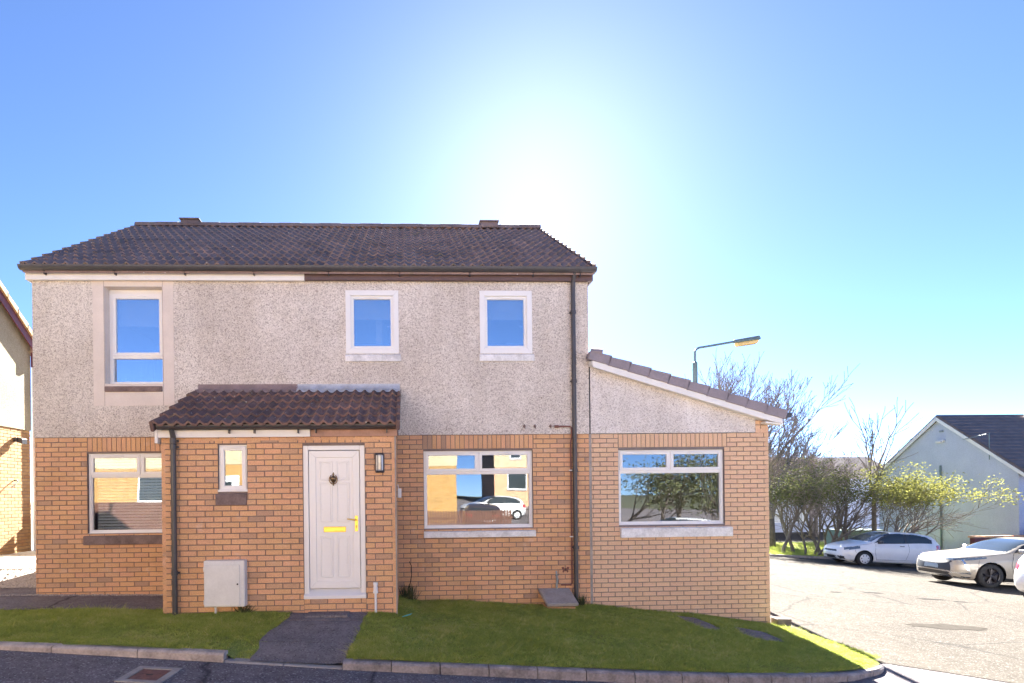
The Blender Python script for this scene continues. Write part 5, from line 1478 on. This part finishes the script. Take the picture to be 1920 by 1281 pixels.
def leaf_cloud(m, centers, n, size, rnd, spread, flat=1.0):
    for c in centers:
        for _ in range(n):
            p = Vector(c) + Vector((rnd.gauss(0, spread), rnd.gauss(0, spread), rnd.gauss(0, spread * flat)))
            s_ = size * rnd.uniform(.6, 1.3); a = Vector((rnd.uniform(-1, 1), rnd.uniform(-1, 1), rnd.uniform(-.6, .6))).normalized(); b = a.orthogonal().normalized(); b.rotate(Matrix.Rotation(rnd.uniform(0, 6.28), 3, a))
            m.quad([p - a * s_, p + b * s_ * .42, p + a * s_, p - b * s_ * .42], rnd.random())
def leafy_tree(name, label, x, y, h, seed, stems, leaf, nleaf, group=None, lean=(0, 0), spread=.6, size=.055, crown0=.35, bark='bark', cl=.22, first=2):
    rnd = random.Random(seed); z = road_z(x, y) + (.1 if y > 26.6 else 0)
    t = tag(empty(name, (x, y, z)), label, 'tree' if 'tree' in name else 'shrub', group)
    m = MB(); m2 = MB(); tips = []
    for k in range(stems):
        a = rnd.uniform(0, 2 * math.pi); off = Vector((math.cos(a), math.sin(a), 0)) * (.0 if stems == 1 else rnd.uniform(.1, .3))
        pts = [off - Vector((0, 0, .2))]; d = Vector((math.cos(a) * .25 + lean[0], math.sin(a) * .25 + lean[1], 1)).normalized(); sgm = 5
        for i in range(sgm):
            d = (d + Vector((rnd.gauss(0, .2) + lean[0] * .12, rnd.gauss(0, .16), rnd.gauss(0, .05)))).normalized(); pts.append(pts[-1] + d * (h * .5 / sgm))
        rr = [.075 * h / 4 * (1 - .1 * i) for i in range(sgm + 1)]
        if stems > 2: rr = [r_ * .62 for r_ in rr]
        m.tube(pts, rr, 7, cap=False)
        for i in range(first, sgm + 1):
            for _ in range(2):
                ax = d.orthogonal().normalized(); ax.rotate(Matrix.Rotation(rnd.uniform(0, 6.28), 3, d)); nd = d.copy(); nd.rotate(Matrix.Rotation(rnd.uniform(.4, 1.0), 3, ax)); nd += Vector((lean[0] * .5, lean[1] * .5, .1))
                grow(m2, pts[i], nd, h * rnd.uniform(.17, .27), rr[i] * .55, 2, spread, .02, rnd, tips, .007, 3, (1, 3))
    m.build('trunk', M[bark], t, smooth=True)
    m2.build('branches', M[bark], t)
    m3 = MB(); cs = [p for p, d in tips if p.z > h * crown0]
    rnd.shuffle(cs)
    leaf_cloud(m3, cs, max(4, int(nleaf / max(1, len(cs)))), size, rnd, cl, .6)
    o = m3.build('foliage', M[leaf], t, tone=True)
    return t
G2 = 'small evergreen trees on the verge'
for i, (x, y, h, st, lab) in enumerate([(18.35, 27.6, 4.3, 1, 'slim single stemmed evergreen tree beside the extension corner'), (19.9, 29.0, 4.6, 1, 'thin straight evergreen tree standing deeper on the grass verge'), (19.55, 27.3, 4.4, 3, 'evergreen tree with three crooked stems at the verge kerb'), (20.75, 27.9, 4.7, 2, 'twin stemmed evergreen tree in the middle of the verge'), (21.4, 27.6, 4.8, 1, 'stout single trunked evergreen tree beside the white hatchback bonnet'), (22.1, 29.4, 4.8, 3, 'three stemmed evergreen tree behind the white hatchback, near the shed')]):
    leafy_tree('evergreen_tree', lab, x, y, h * 1.13, 70 + i, st, 'leaf_dark', 1700, G2, spread=.75, size=.055, crown0=.50, cl=.26)
leafy_tree('spreading_shrub', 'wide yellow green shrub on curving bare stems before the white gable', 22.9, 26.6, 4.9, 91, 8, 'leaf_lime', 5600, None, lean=(.42, -.05), spread=.8, size=.06, crown0=.60, bark='bark_pale', cl=.26, first=4)
leafy_tree('spreading_shrub', 'yellow green shrub arching over the white hatchback roof', 22.3, 26.5, 4.6, 95, 5, 'leaf_lime', 3600, None, lean=(.15, -.05), spread=.8, size=.06, crown0=.60, bark='bark_pale', cl=.28, first=4)
# hedge trees across the street, for the extension window to mirror
for i, (x, y, h, lab) in enumerate([(13, -10, 5.5, 'dark leafy tree mirrored in the middle of the extension window'), (15.5, -9, 5, 'dark leafy tree mirrored beside the curtain of the extension window'), (17.6, -10.5, 6, 'tall dark tree across the street, mirrored at the window frame'), (20, -9.5, 5.5, 'outermost dark tree of the row across the street'), (11.4, -13, 6, 'dark leafy tree across the street behind the white hatchback')]):
    leafy_tree('roadside_tree', lab, x, y, h, 120 + i, 2, 'leaf_dark', 3000, 'trees across the street', size=.09, cl=.4)
# weeds at the foot of the porch corner
def weed(x, y, z, n, h, seed, label):
    rnd = random.Random(seed); m = MB()
    for _ in range(n):
        a = rnd.uniform(0, 6.28); r_ = rnd.uniform(0, .12); hh = h * rnd.uniform(.4, 1)
        b = Vector((math.cos(a) * r_, math.sin(a) * r_ * .5, 0)); tip = b + Vector((rnd.gauss(0, .06), rnd.gauss(0, .03), hh)); w_ = Vector((math.sin(a), -math.cos(a), 0)) * .01
        m.quad([b - w_, b + w_, tip + w_ * .3, tip - w_ * .3], rnd.random())
    o = m.build('weed', M['leaf_dark'], tone=True); o.location = (x, y, z); tag(o, label, 'weed')
weed(-.02, 9.05, -.08, 110, .30, 1, 'dark weeds growing in the corner beside the porch')
weed(2.72, 9.05, -.2, 60, .22, 2, 'weeds at the foot of the black drainpipe')
weed(-2.2, 7.74, .07, 70, .12, 3, 'low weeds under the white meter box')

# ------------------------------------------------------------------ grass
def grass(name, label, region, n, hgt, zf, skip=None, lean=1.25):
    xs_, ys_ = [], []
    x = rng.uniform(region[0], region[1], n * 2); y = rng.uniform(region[2], region[3], n * 2)
    ok = np.array([skip(a, b) for a, b in zip(x, y)])
    x, y = x[ok][:n], y[ok][:n]; k = len(x)
    nc = k // 60; tuft = rng.random(k) < (.30 if nc else 0)          # a third of the blades stand in tufts
    ci = rng.integers(0, max(1, nc), k); keep = tuft.copy()
    tx = x[ci] + rng.normal(0, .016, k); ty = y[ci] + rng.normal(0, .016, k)
    okt = np.array([skip(a, b) for a, b in zip(tx, ty)]); keep &= okt
    x = np.where(keep, tx, x); y = np.where(keep, ty, y); ctone = rng.uniform(-.25, .45, max(1, nc))[ci]
    z = np.array([zf(a, b) for a, b in zip(x, y)])
    patch = .5 + .5 * np.sin(x * 2.1 + 1.3 * np.sin(y * 1.7)) * np.sin(y * 2.9 + 1.1 * np.sin(x * 1.3))
    h = hgt * rng.uniform(.45, 1.25, k) * (.5 + .9 * patch) * np.where(rng.random(k) < .03, 2.4, 1.0) * np.where(keep, 1.7, 1.0); a = rng.uniform(0, 2 * np.pi, k); wv = .0035 * rng.uniform(.7, 1.5, k)
    lx, ly = rng.normal(0, lean, k) * h, rng.normal(0, lean, k) * h
    v = np.zeros((k, 3, 3))
    v[:, 0] = np.stack([x - np.cos(a) * wv, y - np.sin(a) * wv, z - .004], 1); v[:, 1] = np.stack([x + np.cos(a) * wv, y + np.sin(a) * wv, z - .004], 1); v[:, 2] = np.stack([x + lx, y + ly, z + h], 1)
    me = bpy.data.meshes.new(name); me.vertices.add(k * 3); me.loops.add(k * 3); me.polygons.add(k)
    me.vertices.foreach_set('co', v.ravel()); me.loops.foreach_set('vertex_index', np.arange(k * 3)); me.polygons.foreach_set('loop_start', np.arange(k) * 3); me.polygons.foreach_set('loop_total', np.full(k, 3))
    at = me.attributes.new('tone', 'FLOAT', 'FACE'); at.data.foreach_set('value', np.clip(rng.uniform(0, 1, k) + np.where(keep, ctone, 0), -.4, 1.6).astype(np.float32))
    me.materials.append(M['blade']); me.update(); me.validate()
    o = link(name, me); stuff(o); o['label'] = label; o['category'] = 'grass'
def skip_l(x, y):
    if y < kerb_y(x) + .12: return False
    return y < (8.02 if x < -3.27 else 7.77) and x < path_l(y) + .03 * math.sin(y * 5.3) - .01
def skip_r(x, y):
    if y < kerb_y(x) + .10 or x < path_r(y) + .01: return False
    if x < -.17 and y > 7.77: return False
    for (a, b, c, d) in SOIL:
        if (abs((x - a) / c) ** 3 + abs((y - b) / d) ** 3) < 1 and rng.random() < .93: return False
    return True
grass('grass', 'short mown grass on the lawn left of the path', (-7.5, -1.5, 6.1, 8.05), 130000, .022, lawn_z, skip_l)
grass('grass', 'short mown grass on the sloping lawn under the wide windows', (-.75, 5.99, 5.9, 9.15), 260000, .022, lambda x, y: lawn_z(min(x, 5.86), y), skip_r)
grass('grass', 'longer sunlit grass on the verge under the evergreen trees', (15, 27.4, 26.6, 36), 60000, .09, lambda x, y: road_z(x, y) + .1, lambda x, y: True, .55)
